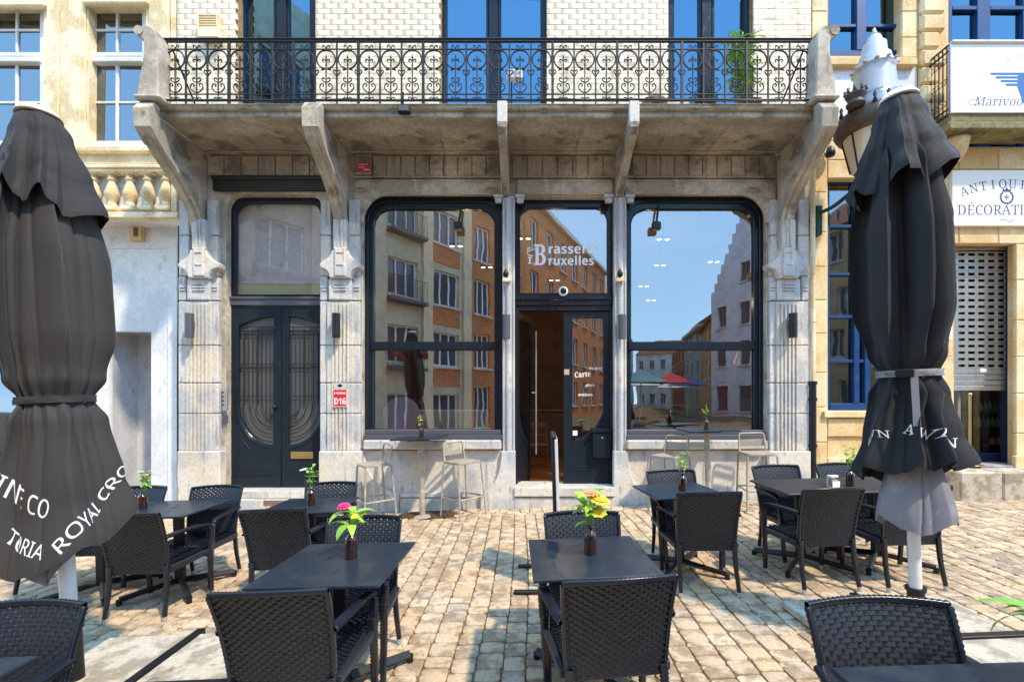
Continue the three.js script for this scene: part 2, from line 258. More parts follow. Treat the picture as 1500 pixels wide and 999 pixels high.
// ---------------------------------------------------------------- the square: bed of sand, setts on it
{
  const xs = [-90, -60, -40, -25, -15, -9, -4.5, 0, 5, 10, 15, 25, 40, 60, 90], zs = [-14, -7, 0, 10, 25, 45, 70, 110], P = [], U = [], I = [];
  zs.forEach((z) => xs.forEach((x) => { P.push(x, gy(x) - 0.014, z); U.push(x, z); }));
  for (let j = 0; j < zs.length - 1; j++) for (let i = 0; i < xs.length - 1; i++) { const a = j * xs.length + i, b = a + 1, c = a + xs.length, d = c + 1; I.push(a, c, b, b, c, d); }
  const g = new THREE.BufferGeometry(); g.setAttribute('position', new THREE.Float32BufferAttribute(P, 3)); g.setAttribute('uv', new THREE.Float32BufferAttribute(U, 2)); g.setIndex(I); g.computeVertexNormals();
  const ground = part('pavement', g, M.bed, null, true);
  tag(ground, 'sandy joints under the square cream setts of the terrace', 'pavement', null, 'structure');

  const R = rng(77);
  const settGeo = (seed) => {
    const r = rng(seed), P = [], I = [], n = 12, W = 0.09, L = 0.085, out = [];
    const base = []; // rounded rectangle, corners cut unevenly
    for (const [sx, sz] of [[1, 1], [-1, 1], [-1, -1], [1, -1]]) { const c = 0.014 + 0.022 * r(), jx = (r() - 0.5) * 0.010, jz = (r() - 0.5) * 0.010; const cx = sx * W + jx, cz = sz * L + jz; const q = [[cx - sx * c, cz], [cx - sx * c * 0.3, cz - sz * c * 0.3], [cx, cz - sz * c]]; base.push(...(sx * sz > 0 ? q.reverse() : q)); }
    for (const [inset, y] of [[0, -0.05], [0, -0.010], [0.002, -0.004], [0.009, 0.0]]) base.forEach(([x, z]) => { const l = Math.hypot(x, z); P.push(x * (1 - inset / l), y + (y > -0.009 ? (r() - 0.5) * 0.004 : 0), z * (1 - inset / l)); });
    P.push((r() - 0.5) * 0.03, 0.001 + (r() - 0.5) * 0.004, (r() - 0.5) * 0.03);
    for (let k = 0; k < 3; k++) for (let i = 0; i < n; i++) { const a = k * n + i, b = k * n + (i + 1) % n, c = a + n, d = b + n; I.push(a, c, b, b, c, d); }
    for (let i = 0; i < n; i++) I.push(3 * n + i, 4 * n, 3 * n + (i + 1) % n);
    let g = new THREE.BufferGeometry(); g.setAttribute('position', new THREE.Float32BufferAttribute(P, 3)); g.setIndex(I); g.computeVertexNormals();
    const nrm = g.attributes.normal; let up = 0; for (let i = 0; i < nrm.count; i++) up += nrm.getY(i);
    if (up < 0) { g.setIndex(I.map((_, i) => I[i - i % 3 + [0, 2, 1][i % 3]])); g.computeVertexNormals(); }
    return g;
  };
  const shapes = []; for (let i = 0; i < 10; i++) { const g = settGeo(100 + i), p = g.attributes.position, uv = []; for (let k = 0; k < p.count; k++) uv.push(p.getX(k) + i * 0.37, p.getZ(k) + i * 0.61); g.setAttribute('uv', new THREE.Float32BufferAttribute(uv, 2)); shapes.push(g); }
  const tones = [[0.56, 0.44, 0.31], [0.54, 0.42, 0.29], [0.58, 0.46, 0.33], [0.52, 0.41, 0.30], [0.58, 0.42, 0.26], [0.53, 0.39, 0.27], [0.45, 0.39, 0.32], [0.49, 0.42, 0.33], [0.64, 0.54, 0.41], [0.61, 0.48, 0.34], [0.42, 0.36, 0.30], [0.55, 0.45, 0.33]];
  tones.forEach((c) => [0.545, 0.435, 0.315].forEach((m, k) => { c[k] = m + (c[k] - m) * 0.6; }));
  const toneMats = tones.map((c) => mat(c, 0.88, { map: T.paving, bumpMap: T.grain, bumpScale: 0.004 }));
  const setts = [];
  let x = -9.2;
  while (x < 9.4) {
    const w = 0.145 + 0.033 * R(), cx = x + w / 2; x += w;
    let z = 0.4 - R() * 0.18;
    while (z > -6.52) {
      const l = 0.115 + 0.075 * R(), zz = z - l / 2; z -= l;
      const bow = 0.02 * Math.sin(zz * 1.1 + cx * 0.4);
      setts.push({ x: cx + bow, z: zz, w: w - 0.009, l: l - 0.010, y: (R() - 0.5) * 0.008, turn: (R() - 0.5) * 0.06, tone: Math.floor(R() * tones.length), shape: Math.floor(R() * 10) });
    }
  }
  for (let row = 0; row < 4; row++) { // rows laid along the foot of the facade
    let px = -9.2; const z = -6.58 - row * 0.125;
    while (px < 9.6) { const l = 0.13 + 0.07 * R(); px += l; setts.push({ x: px - l / 2, z: z, w: l - 0.012, l: 0.115, y: (R() - 0.5) * 0.006, turn: (R() - 0.5) * 0.05, tone: R() < 0.6 ? 8 : Math.floor(R() * tones.length), shape: Math.floor(R() * 10) }); }
  }
  const pit = (s) => Math.hypot((s.x + 1.42) / 0.46, (s.z + 6.68) / 0.24) < 1;   // open tree pit by the bar table
  const list = setts.filter((s) => !pit(s)).map((s) => { const d = -s.z, px = VX + F * s.x / d, py = VY + F * (EYE - gy(s.x)) / d; return { ...s, d, seen: d > 0.5 && px > -10 && px < 1510 && py < 1010 }; });
  const m4 = new THREE.Matrix4(), q = new THREE.Quaternion(), e = new THREE.Euler(), tilt = Math.atan(SLOPE);
  const trs = (s) => m4.compose(V3(s.x, gy(s.x) + s.y, s.z), q.setFromEuler(e.set(0, s.turn, Math.abs(s.x) < 9 ? tilt : 0, 'ZYX')), V3(s.w / 0.18, 1, s.l / 0.17));
  const near = list.filter((s) => s.seen).sort((a, b) => a.d - b.d).slice(0, 300), isNear = new Set(near);
  for (const s of near) { const m = part('sett', shapes[s.shape], toneMats[s.tone], ground, true); trs(s).decompose(m.position, m.quaternion, m.scale); }
  const rest = list.filter((s) => !isNear.has(s) && s.d > 0.3), nv = shapes[0].attributes.position.count, ni = shapes[0].index.count;
  const PP = new Float32Array(rest.length * nv * 3), NN = new Float32Array(PP.length), UU = new Float32Array(rest.length * nv * 2), CC = new Float32Array(PP.length), II = new Uint32Array(rest.length * ni), v = V3();
  rest.forEach((s, k) => {
    const g = shapes[s.shape], c = tones[s.tone], j = 0.92 + 0.16 * R(), ox = R() * 3, oy = R() * 3; trs(s); const nm = new THREE.Matrix3().getNormalMatrix(m4);
    for (let i = 0; i < nv; i++) { const o = (k * nv + i) * 3; v.fromBufferAttribute(g.attributes.position, i).applyMatrix4(m4).toArray(PP, o); v.fromBufferAttribute(g.attributes.normal, i).applyMatrix3(nm).normalize().toArray(NN, o); CC.set(c.map((x) => x * j), o); UU[(k * nv + i) * 2] = g.attributes.uv.getX(i) + ox; UU[(k * nv + i) * 2 + 1] = g.attributes.uv.getY(i) + oy; }
    for (let i = 0; i < ni; i++) II[k * ni + i] = g.index.getX(i) + k * nv;
  });
  const g2 = new THREE.BufferGeometry(); g2.setAttribute('position', new THREE.BufferAttribute(PP, 3)); g2.setAttribute('normal', new THREE.BufferAttribute(NN, 3)); g2.setAttribute('uv', new THREE.BufferAttribute(UU, 2)); g2.setAttribute('color', new THREE.BufferAttribute(CC, 3)); g2.setIndex(new THREE.BufferAttribute(II, 1));
  const far = part('setts', g2, mat([1, 1, 1], 0.88, { map: T.paving, vertexColors: true, bumpMap: T.grain, bumpScale: 0.004 }), ground, true); far.userData.kind = 'stuff';
  // soil in the tree pit
  const sg = new THREE.SphereGeometry(1, 28, 8, 0, Math.PI * 2, 0, Math.PI / 2); const sp = sg.attributes.position; for (let i = 0; i < sp.count; i++) { const a = sp.getX(i), b = sp.getZ(i), h = sp.getY(i); sp.setXYZ(i, a * 0.45, h * 0.03 - 0.012 + 0.008 * nA(a * 0.5 + 0.5, b * 0.5 + 0.5, 9, 9, 3), b * 0.235); } sg.computeVertexNormals();
  const soil = part('soil', sg, mat([0.14, 0.09, 0.055], 1, { map: T.soil, bumpMap: T.grain, bumpScale: 0.01 }), ground); soil.position.set(-1.42, gy(-1.42), -6.68);
}
// ---------------------------------------------------------------- the brasserie
const bras = thing('brasserie_building', 'stone brasserie front with wide shop windows, carved piers and iron balcony over the terrace', 'building');
const SOFFIT = fy(172, 6.09);
{
  const B = bras;
  // main stone wall with its four openings
  const s = new THREE.Shape(); rrPx(s, 262, 226, 1190, 770, D);
  const hole = (a, b, c, d2, r) => { const h = new THREE.Path(); rrPx(h, a, b, c, d2, D, r); s.holes.push(h); };
  hole(330, 284, 470, 722, [0.22, 0.2, 0, 0]); hole(531, 284, 736, 643, [0.36, 0.06, 0, 0]); hole(754, 288, 900, 722, [0.06, 0.06, 0, 0]); hole(917, 284, 1123, 643, [0.06, 0.36, 0, 0]);
  part('wall', ext(s, D, 7.45, 0.012), M.frieze, B);

  // frieze of square stone tiles
  const friezeRow = (a, b, n) => { for (let i = 0; i < n; i++) { const w = (b - a) / n; part('frieze_tile', rectAt(a + w * i + 0.7, 228, a + w * (i + 1) - 0.7, 257, 6.965, 6.998, 0.007), i % 3 ? M.frieze : M.soffit, B); } };
  friezeRow(302, 478, 7); friezeRow(545, 733, 9); friezeRow(750, 906, 7); friezeRow(926, 1134, 10);
  part('string_course', [rectAt(517, 257, 735, 260, 6.95, 6.998, 0.008), rectAt(748, 257, 908, 260, 6.95, 6.998, 0.008), rectAt(918, 257, 1138, 260, 6.95, 6.998, 0.008)], M.frieze, B);

  // carved window surrounds with beading
  const surround = (o, i, rOut, rIn) => { const q = new THREE.Shape(); rrPx(q, ...o, 6.94, rOut); const h = new THREE.Path(); rrPx(h, ...i, 6.94, rIn); q.holes.push(h); return q; };
  const beadG = new THREE.IcosahedronGeometry(0.013, 0);
  const beads = (name, pts) => part(name, pts.map(([px, py]) => beadG.clone().translate(fx(px, 6.93), fy(py, 6.93), -6.935)), M.frieze, B);
  { // band round the two large windows: straight head and one curved shoulder
    for (const [x0, x1, left] of [[517, 737, true], [916, 1137, false]]) {
      const q = new THREE.Shape(), X = (a) => fx(a, 6.94), Y = (a) => fy(a, 6.94), k = left ? 1 : -1, A = left ? x0 : x1, E = left ? x1 : x0;
      const pts = []; const arc = (cx, cy, r, a0, a1) => { for (let i = 0; i <= 8; i++) { const a = lerp(a0, a1, i / 8); pts.push([cx + k * r * Math.cos(a), cy - r * Math.sin(a)]); } };
      pts.push([E, 262], [E, 284]); arc(A + k * 52, 322, 37, Math.PI / 2, Math.PI); pts.push([A + k * 15, 326], [A, 326]); arc(A + k * 18, 280, 18, Math.PI, Math.PI / 2);
      const sh = poly(pts.map(([a, b]) => [X(a), Y(b)])); part('window_surround', ext(sh, 6.94, 6.998, 0.01), M.frieze, B);
      const bp = []; for (let x = A + k * 26; k * (E - x) > 6; x += k * 5.2) bp.push([x, 266]); for (let x = A + k * 54; k * (E - x) > 6; x += k * 5.2) bp.push([x, 281]);
      for (let i = 0; i < 9; i++) { const a = Math.PI / 2 + i / 8 * Math.PI / 2; bp.push([A + k * 52 + k * 40 * Math.cos(a), 322 - 40 * Math.sin(a)]); } for (let y = 285; y < 322; y += 5.5) bp.push([A + k * 4, y]);
      beads('bead_moulding', bp);
    }
    part('door_head', rectAt(757, 262, 898, 284, 6.94, 6.998, 0.01), M.frieze, B); const bp = []; for (let x = 760; x < 897; x += 5.2) bp.push([x, 266], [x, 281]); beads('bead_moulding', bp);
    for (const x of [730, 762, 892, 924]) part('corbel', [rectAt(x - 7, 284, x + 7, 288, 6.90, 6.999, 0.006), rectAt(x - 5, 288, x + 5, 296, 6.93, 6.999, 0.012)], M.stone, B);
  }

  // piers
  function pier(c, wide) {
    const L = c - 29, Rr = c + 30, p = new THREE.Group(); p.name = 'pier'; B.add(p);
    const add = (n, g, m = M.stone) => part(n, g, m, p);
    add('plinth', rectAt(L - 2, 661, Rr + 2, 780, 6.84, 6.999, 0.015), M.stoneB);
    const js = [661, 606, 561, 506, 441];
    for (let i = 0; i < 4; i++) { // side strips and fluted centre, course by course
      add('stone_block', rectAt(L, js[i + 1] + 0.5, c - 14, js[i] - 0.5, 6.91, 6.999, 0.012)); add('stone_block', rectAt(c + 16, js[i + 1] + 0.5, Rr, js[i] - 0.5, 6.91, 6.999, 0.012));
      add('stone_block', rectAt(c - 19, js[i + 1] + 0.4, c + 20, js[i] - 0.4, 6.875, 6.999, 0.012), M.stoneB);
      const fl = []; for (let k = -2; k <= 2; k++) fl.push(rectAt(c + 0.5 + k * 5.6 - 1.7, js[i + 1] + (i === 3 ? 4 : 0.4), c + 0.5 + k * 5.6 + 1.7, js[i] - 0.4, 6.855, 6.876, 0.008)); add('fluting', fl, M.stoneB);
    }
    add('stone_block', rectAt(c - 17, 408, c + 17, 440, 6.855, 6.999, 0.02), M.stone); add('stone_block', rectAt(L, 405, c - 18, 440, 6.91, 6.999, 0.012)); add('stone_block', rectAt(c + 18, 405, Rr, 440, 6.91, 6.999, 0.012));
    const dash = []; for (const y of [415, 419.5, 424]) { dash.push(rectAt(c - 9, y, c + 9, y + 1.6, 6.835, 6.856, 0.003)); if (y > 416) dash.push(rectAt(L + 2, y, L + 10, y + 1.6, 6.895, 6.912, 0.003), rectAt(Rr - 10, y, Rr - 2, y + 1.6, 6.895, 6.912, 0.003)); } add('carved_lines', dash);
    // capital with curled wings
    const d = 6.80, X = (a) => fx(a, d), Y = (a) => fy(a, d), q = new THREE.Shape(); q.moveTo(X(c - 12), Y(366));
    q.bezierCurveTo(X(c - 13), Y(378), X(c - 24), Y(380), X(c - 30), Y(386)); q.lineTo(X(c - 29), Y(391)); q.lineTo(X(c - 26), Y(393)); q.bezierCurveTo(X(c - 20), Y(394), X(c - 16), Y(398), X(c - 15), Y(407)); q.lineTo(X(c + 15), Y(407));
    q.bezierCurveTo(X(c + 16), Y(398), X(c + 20), Y(394), X(c + 26), Y(393)); q.lineTo(X(c + 29), Y(391)); q.lineTo(X(c + 30), Y(386)); q.bezierCurveTo(X(c + 24), Y(380), X(c + 13), Y(378), X(c + 12), Y(366)); q.closePath();
    add('capital', ext(q, d, 6.999, 0.015, 6)); add('capital_boss', rectAt(c - 8, 362, c + 8, 404, 6.765, 6.81, 0.012));
    add('carved_notch', [rectAt(c - 5, 368, c + 5, 370, 6.752, 6.766, 0.003), rectAt(c - 5, 386, c + 5, 388, 6.752, 6.766, 0.003)]);
    add('stone_block', rectAt(L + 1, 345, c - 13, 404, 6.915, 6.999, 0.012)); add('stone_block', rectAt(c + 13, 345, Rr - 1, 404, 6.915, 6.999, 0.012));
    add('stone_block', rectAt(L + 1, 292, c - 13, 344, 6.915, 6.999, 0.012)); add('stone_block', rectAt(c + 13, 292, Rr - 1, 344, 6.915, 6.999, 0.012));
    add('rib', rectAt(c - 10, 320, c + 10, 366, 6.79, 6.999, 0.02));
    add('rib_fillet', [rectAt(c - 4, 322, c - 1.5, 362, 6.77, 6.795, 0.006), rectAt(c + 1.5, 322, c + 4, 362, 6.77, 6.795, 0.006)]);
  }
  pier(289); pier(497); pier(1157);

  // slender columns beside the entrance, their flared feet, and the aprons under the windows
  for (const [c, side] of [[745, -1], [909, 1]]) {
    const col_ = new THREE.Group(); col_.name = 'column'; B.add(col_);
    part('column_back', rectAt(c - 9, 287, c + 9, 661, 6.955, 6.999, 0.008), M.stone, col_);
    const x = fx(c, 6.94), y0 = fy(661, 6.94), y1 = fy(290, 6.94);
    part('column_shaft', new THREE.CylinderGeometry(0.042, 0.042, y1 - y0, 12, 1).translate(x, (y0 + y1) / 2, -6.95), M.stone, col_);
    part('column_fillet', [rod([x - 0.075, y0, -6.955], [x - 0.075, y1, -6.955], 0.014), rod([x + 0.075, y0, -6.955], [x + 0.075, y1, -6.955], 0.014)], M.stone, col_);
    const d = 6.9, X = (a) => fx(c + side * a, d), Y = (a) => fy(a, d), q = new THREE.Shape(); q.moveTo(X(-10), Y(661)); q.lineTo(X(-10), Y(775)); q.lineTo(X(42), Y(775)); q.lineTo(X(42), Y(724)); q.bezierCurveTo(X(20), Y(718), X(11), Y(690), X(11), Y(661)); q.closePath();
    part('column_foot', ext(q, d, 6.999, 0.012), M.stone, col_);
  }
  for (const [x0, x1, flip] of [[526, 736, 0], [917, 1128, 1]]) {
    const a = new THREE.Group(); a.name = 'apron'; B.add(a);
    part('stone_sill', [rectAt(x0 + (flip ? 2 : 5), 645, x1 - 2, 659, 6.87, 6.999, 0.02)], M.stoneB, a);
    part('recessed_panel', rectAt(x0, 660, x1, 780, 6.975, 6.999, 0.004), M.stone, a);
    const d = 6.93, X = (q) => fx(flip ? x0 + x1 - q : q, d), Y = (q) => fy(q, d), q = new THREE.Shape(); // curved cheek on the pier side and the plinth
    q.moveTo(X(x0), Y(660)); q.lineTo(X(x0 + 7), Y(660)); q.bezierCurveTo(X(x0 + 7), Y(690), X(x0 + 25), Y(718), X(x0 + 58), Y(722)); q.lineTo(X(x0 + 58), Y(780)); q.lineTo(X(x0), Y(780)); q.closePath();
    part('curved_cheek', ext(q, d, 6.974, 0.012), M.stone, a);
    part('plinth_course', rectAt(flip ? x0 + 42 : x0 + 59, 722, flip ? x1 - 59 : x1 - 42, 729, 6.93, 6.974, 0.01), M.stone, a); part('plinth_course', rectAt(flip ? x0 + 42 : x0 + 59, 730, flip ? x1 - 59 : x1 - 42, 780, 6.945, 6.974, 0.01), M.stoneB, a);
  }
  part('threshold', [rectAt(753, 714, 901, 728, 6.86, 7.4, 0.012)], M.stoneB, B); part('step', rectAt(753, 729, 901, 775, 6.89, 7.2, 0.012), M.stoneB, B);
  part('threshold', [rectAt(326, 719, 472, 731, 6.88, 7.3, 0.012)], M.stoneB, B); part('step', rectAt(322, 732, 472, 775, 6.84, 7.1, 0.012), M.stoneB, B);
  part('air_brick', rectAt(385, 733, 432, 741, 6.835, 6.86, 0.003), mat([0.2, 0.12, 0.08], 0.8), B);

  // balcony: slab, consoles, stone end piers
  const bal = new THREE.Group(); bal.name = 'balcony'; B.add(bal);
  const x0 = fx(232, 6.09), x1 = fx(1196, 6.09);
  part('slab', boxAt(x0, x1, SOFFIT, SOFFIT + 0.10, -7.0, -6.09, 0.012), M.soffit, bal);
  part('slab_edge', boxAt(x0 - 0.03, x1 + 0.03, SOFFIT + 0.075, SOFFIT + 0.165, -6.98, -6.045, 0.015), mat([0.60, 0.56, 0.44], 0.9, { map: T.soffit, bumpMap: T.coarse, bumpScale: 0.012 }), bal);
  part('soffit_moulding', boxAt(x0 + 0.06, x1 - 0.06, SOFFIT - 0.02, SOFFIT - 0.001, -6.995, -6.90, 0.008), M.soffit, bal);
  const prof = (pts, w, cx) => { const q = new THREE.Shape(); pts.forEach(([d, y], i) => (i ? q.lineTo(d, y) : q.moveTo(d, y))); q.closePath(); const g = new THREE.ExtrudeGeometry(q, { depth: w - 0.02, bevelEnabled: true, bevelThickness: 0.01, bevelSize: 0.01, bevelOffset: -0.01, bevelSegments: 1 }); g.translate(0, 0, -(w - 0.02) / 2); g.rotateY(Math.PI / 2); return g.translate(cx, 0, 0); }; // (distance, height) profile across a width
  const curve = new THREE.CatmullRomCurve3([[5.86, 5.17], [6.12, 4.96], [6.47, 4.72], [6.74, 4.46], [6.87, 4.15], [6.89, 3.93]].map(([d, y]) => V3(d, y, 0))).getPoints(22).map((v) => [v.x, v.y]);
  for (const cx of [-4.95, -2.78, 3.92]) {
    const con = new THREE.Group(); con.name = 'console'; B.add(con);
    part('console_web', prof([[6.02, SOFFIT - 0.002], [6.02, 5.2], ...curve.slice(3).map(([a, b]) => [a + 0.03, b + 0.03]), [6.995, 3.95], [6.995, SOFFIT - 0.002]], 0.12, cx), M.frieze, con);
    part('console_rib', prof([...curve.map(([a, b]) => [a, b]), ...curve.slice().reverse().map(([a, b]) => [a + 0.035, b + 0.07])], 0.20, cx), M.frieze, con);
    part('console_rib', prof([...curve.slice(2).map(([a, b]) => [a - 0.03, b - 0.012]), ...curve.slice(2).reverse().map(([a, b]) => [a + 0.02, b + 0.01])], 0.075, cx), M.frieze, con);
    part('console_nose', prof([[5.86, 5.17], [5.84, 5.40], [5.93, 5.52], [6.03, 5.52], [6.03, 5.02]], 0.22, cx), M.frieze, con);
  }
  for (const cx of [-0.31, 1.43]) {
    const con = new THREE.Group(); con.name = 'console'; B.add(con);
    part('console_web', prof([[6.0, 5.56], [5.99, 5.24], [6.05, 5.16], [6.3, 5.07], [6.6, 4.93], [6.88, 4.76], [6.998, 4.72], [6.998, SOFFIT - 0.002], [6.08, SOFFIT - 0.002], [6.08, 5.56]], 0.115, cx), M.soffit, con);
    part('console_nose', prof([[5.975, 5.57], [5.975, 5.30], [5.99, 5.27], [6.04, 5.27], [6.04, 5.57]], 0.135, cx), M.stone, con);
  }
  for (const [cx, k] of [[fx(222, 6.0), -1], [fx(1206, 6.0), 1]]) { // end piers, curling outwards at the top
    const e = new THREE.Group(); e.name = 'end_pier'; B.add(e);
    const q = new THREE.Shape(), X = (a) => cx + k * a; q.moveTo(X(-0.16), 5.56); q.lineTo(X(0.12), 5.56); q.lineTo(X(0.12), 5.66); q.bezierCurveTo(X(0.10), 5.9, X(0.02), 6.1, X(0.04), 6.3); q.bezierCurveTo(X(0.06), 6.36, X(0.14), 6.36, X(0.15), 6.42); q.lineTo(X(0.12), 6.49); q.lineTo(X(0.0), 6.51); q.bezierCurveTo(X(-0.10), 6.5, X(-0.14), 6.42, X(-0.145), 6.3); q.closePath();
    part('pier_body', ext(q, 5.90, 6.14, 0.02), M.frieze, e); part('pier_roll', new THREE.CylinderGeometry(0.06, 0.06, 0.27, 12).rotateX(Math.PI / 2).translate(X(0.09), 6.43, -6.02), M.frieze, e);
    part('pier_foot', boxAt(X(-0.19), X(0.15), 5.545, 5.60, -6.17, -5.87, 0.02), M.frieze, e);
  }
  // wrought iron railing: posts, bars, and one scrolled panel per bay
  const rail = new THREE.Group(); rail.name = 'railing'; B.add(rail);
  const RD = 6.09, ya = 5.60, yb = fy(57, RD), rx0 = fx(240, RD), rx1 = fx(1189, RD), H = yb - ya;
  part('top_rail', [boxAt(rx0, rx1, yb - 0.045, yb - 0.018, -RD - 0.018, -RD + 0.018, 0.004), boxAt(rx0, rx1, yb - 0.017, yb, -RD - 0.028, -RD + 0.028, 0.005)], M.iron, rail);
  for (const [a, b] of [[0.035, 0.050], [0.125, 0.138], [H - 0.145, H - 0.132]]) part('rail_bar', boxAt(rx0, rx1, ya + a, ya + b, -RD - 0.008, -RD + 0.008, 0.002), M.iron, rail);
  const n = 30, U = (rx1 - rx0) / n, r = 0.0085, pan = [];
  const P2 = (pts, rad = r, seg = 14) => pan.push(tube(pts.map(([a, b]) => [a, b, 0]), rad, seg, 5));
  const y0 = 0.138, y1 = H - 0.145, h = y1 - y0, hw = U / 2 - 0.012;
  for (const k of [-1, 1]) {
    const ar = []; for (let i = 0; i <= 9; i++) { const a = Math.PI / 2 - i / 9 * Math.PI * 0.98; ar.push([k * hw * 0.94 * Math.cos(a), y1 - hw * 0.98 + hw * 0.94 * Math.sin(a)]); } ar.push([k * hw * 0.55, y1 - hw * 2.05], [k * hw * 0.35, y1 - hw * 1.92], [k * hw * 0.5, y1 - hw * 1.78]); P2(ar, 0.0105, 22);   // omega arch
    P2([[0, y0 + 0.015], [k * 0.045, y0 + 0.03], [k * 0.085, y0 + 0.085], [k * 0.06, y0 + 0.135], [k * 0.03, y0 + 0.12], [k * 0.045, y0 + 0.095]], r, 14);   // heart
    P2([[0, y0 + 0.15], [k * 0.04, y0 + 0.165], [k * 0.055, y0 + 0.20], [k * 0.03, y0 + 0.215], [k * 0.022, y0 + 0.195]], 0.0082, 10);
    P2([[0, y1 - hw * 1.15], [k * 0.035, y1 - hw * 0.95], [k * 0.05, y1 - hw * 1.1], [k * 0.035, y1 - hw * 1.2]], 0.0082, 10);
    P2([[0, y1 + 0.02], [k * 0.03, y1 + 0.06], [k * 0.05, y1 + 0.045], [k * 0.04, y1 + 0.03]], 0.007, 8);
    P2([[k * (U / 2 - 0.006), y0 + h * 0.40], [k * (U / 2 - 0.045), y0 + h * 0.50], [k * (U / 2 - 0.03), y0 + h * 0.545], [k * (U / 2 - 0.015), y0 + h * 0.51]], 0.0082, 9);
    P2([[0, 0.06], [k * 0.03, 0.09], [k * 0.055, 0.08], [k * 0.05, 0.062]], 0.007, 8);
  }
  pan.push(rod([0, 0.05, 0], [0, y1 - hw * 0.8, 0], 0.009, 0.009, 6), lathe([[0, 0], [0.012, 0.02], [0.006, 0.05], [0.014, 0.075], [0.005, 0.1], [0, 0.11]], 6).translate(0, y0 + h * 0.52, 0), lathe([[0, 0], [0.014, 0.02], [0.004, 0.06], [0, 0.075]], 6).translate(0, y1 - hw * 0.98, 0));
  const panG = flatUV(merge(pan));
  for (let i = 0; i < n; i++) { const m = part('scroll_panel', panG, M.iron, rail, true); m.position.set(rx0 + (i + 0.5) * U, ya, -RD); }
  for (let i = 0; i <= n; i++) { const w = i % 3 === 0 ? 0.016 : 0.010; part(i % 3 === 0 ? 'post' : 'baluster', boxAt(-w, w, ya - 0.03, yb - 0.04, -RD - w, -RD + w, 0.002), M.iron, rail).position.x = rx0 + clamp(i * U, 0.014, rx1 - rx0 - 0.014); }
  part('stay', rod([fx(252, 6.09), 6.33, -6.09], [fx(300, 6.9), 5.75, -6.9], 0.012), M.iron, rail); part('stay', rod([fx(1178, 6.09), 6.33, -6.09], [fx(1130, 6.9), 5.75, -6.9], 0.012), M.iron, rail);

  // upper storey: glazed white brick piers between tall dark windows
  const up = new THREE.Shape(); rrPx(up, 258, -70, 1190, 240, 7.02); const wins = [[347, 462], [645, 801], [979, 1104]];
  for (const [a, b] of wins) { const h2 = new THREE.Path(); rrPx(h2, a, -45, b, 228, 7.02); up.holes.push(h2); }
  const upper = part('upper_wall', ext(up, 7.02, 7.4, 0), M.mortar, B);
  const bg = flatUV(cbox(0.216, 0.0795, 0.035, 0.0025)), rb = rng(9), bricks = [];
  for (const [a, b] of [[259, 347], [462, 645], [801, 979], [1104, 1188]]) {
    const xa = fx(a, 7), xb = fx(b, 7);
    for (let k = 0; k < 31; k++) { const y = 5.62 + k * 0.083; let x = xa - (k % 2 ? 0.112 : 0); while (x < xb - 0.02) { const l = Math.max(x, xa), r2 = Math.min(x + 0.2205, xb); if (r2 - l > 0.03) bricks.push([l, r2, y, k]); x += 0.224; } }
  }
  const pickOne = new Set(bricks.filter((q) => q[3] >= 18).slice(0, 299)), restB = [];
  for (const q of bricks) { const [l, r2, y] = q, sx = (r2 - l) / 0.216, zz = -7.008 + (rb() - 0.5) * 0.003, mi = Math.floor(rb() * rb() * 4);
    if (pickOne.has(q)) { const m = part('brick', bg, M.brick[mi], upper, true); m.scale.x = sx; m.position.set((l + r2) / 2, y, zz); } else restB.push(bg.clone().scale(sx, 1, 1).translate((l + r2) / 2, y, zz)); }
  const rm = part('bricks', restB, M.brick[1], upper); rm.userData.kind = 'stuff';
  wins.forEach(([a, b], i) => {
    const w = new THREE.Group(); w.name = 'window'; B.add(w); const d = 7.16, m0 = [[404, 418], [716, 730], [1029, 1043]][i];
    part('frame', [rectAt(a - 4, -50, a + 9, 232, d, d + 0.1), rectAt(b - 9, -50, b + 4, 232, d, d + 0.1), rectAt(m0[0], -50, m0[1], 232, d - 0.01, d + 0.1), rectAt(a + 10, 196, m0[0] - 1, 232, d, d + 0.1), rectAt(m0[1] + 1, 196, b - 10, 232, d, d + 0.1)], M.frame, w);
    part('bead', [rectAt(m0[0] - 4, -50, m0[0] - 0.2, 195, d + 0.02, d + 0.08), rectAt(m0[1] + 0.2, -50, m0[1] + 4, 195, d + 0.02, d + 0.08)], M.frame, w);
    for (const [p, q] of [[a + 2, m0[0] + 2], [m0[1] - 2, b - 2]]) { const pg = new THREE.PlaneGeometry(fx(q, d) - fx(p, d), fy(-50, d) - fy(225, d)); const pm = part('pane', pg, M.mirror, w); pm.position.set((fx(p, d) + fx(q, d)) / 2, (fy(-50, d) + fy(225, d)) / 2, -d - 0.07); pm.rotation.set((rb() - 0.5) * 0.012, (rb() - 0.5) * 0.016, 0); }
  });
  part('cornice', boxAt(fx(255), fx(1193), 8.2, 9.6, -7.5, -6.98, 0.03), M.stone, B);

  // shop windows
  function glassIn(parent, px0, py0, px1, py1, d, r, m = M.pane) { const q = new THREE.Shape(); rrPx(q, px0 - 2, py0 - 2, px1 + 2, py1 + 2, d, r); const g = new THREE.ShapeGeometry(q, 8); g.translate(0, 0, -d); return part('pane', g, m, parent); }
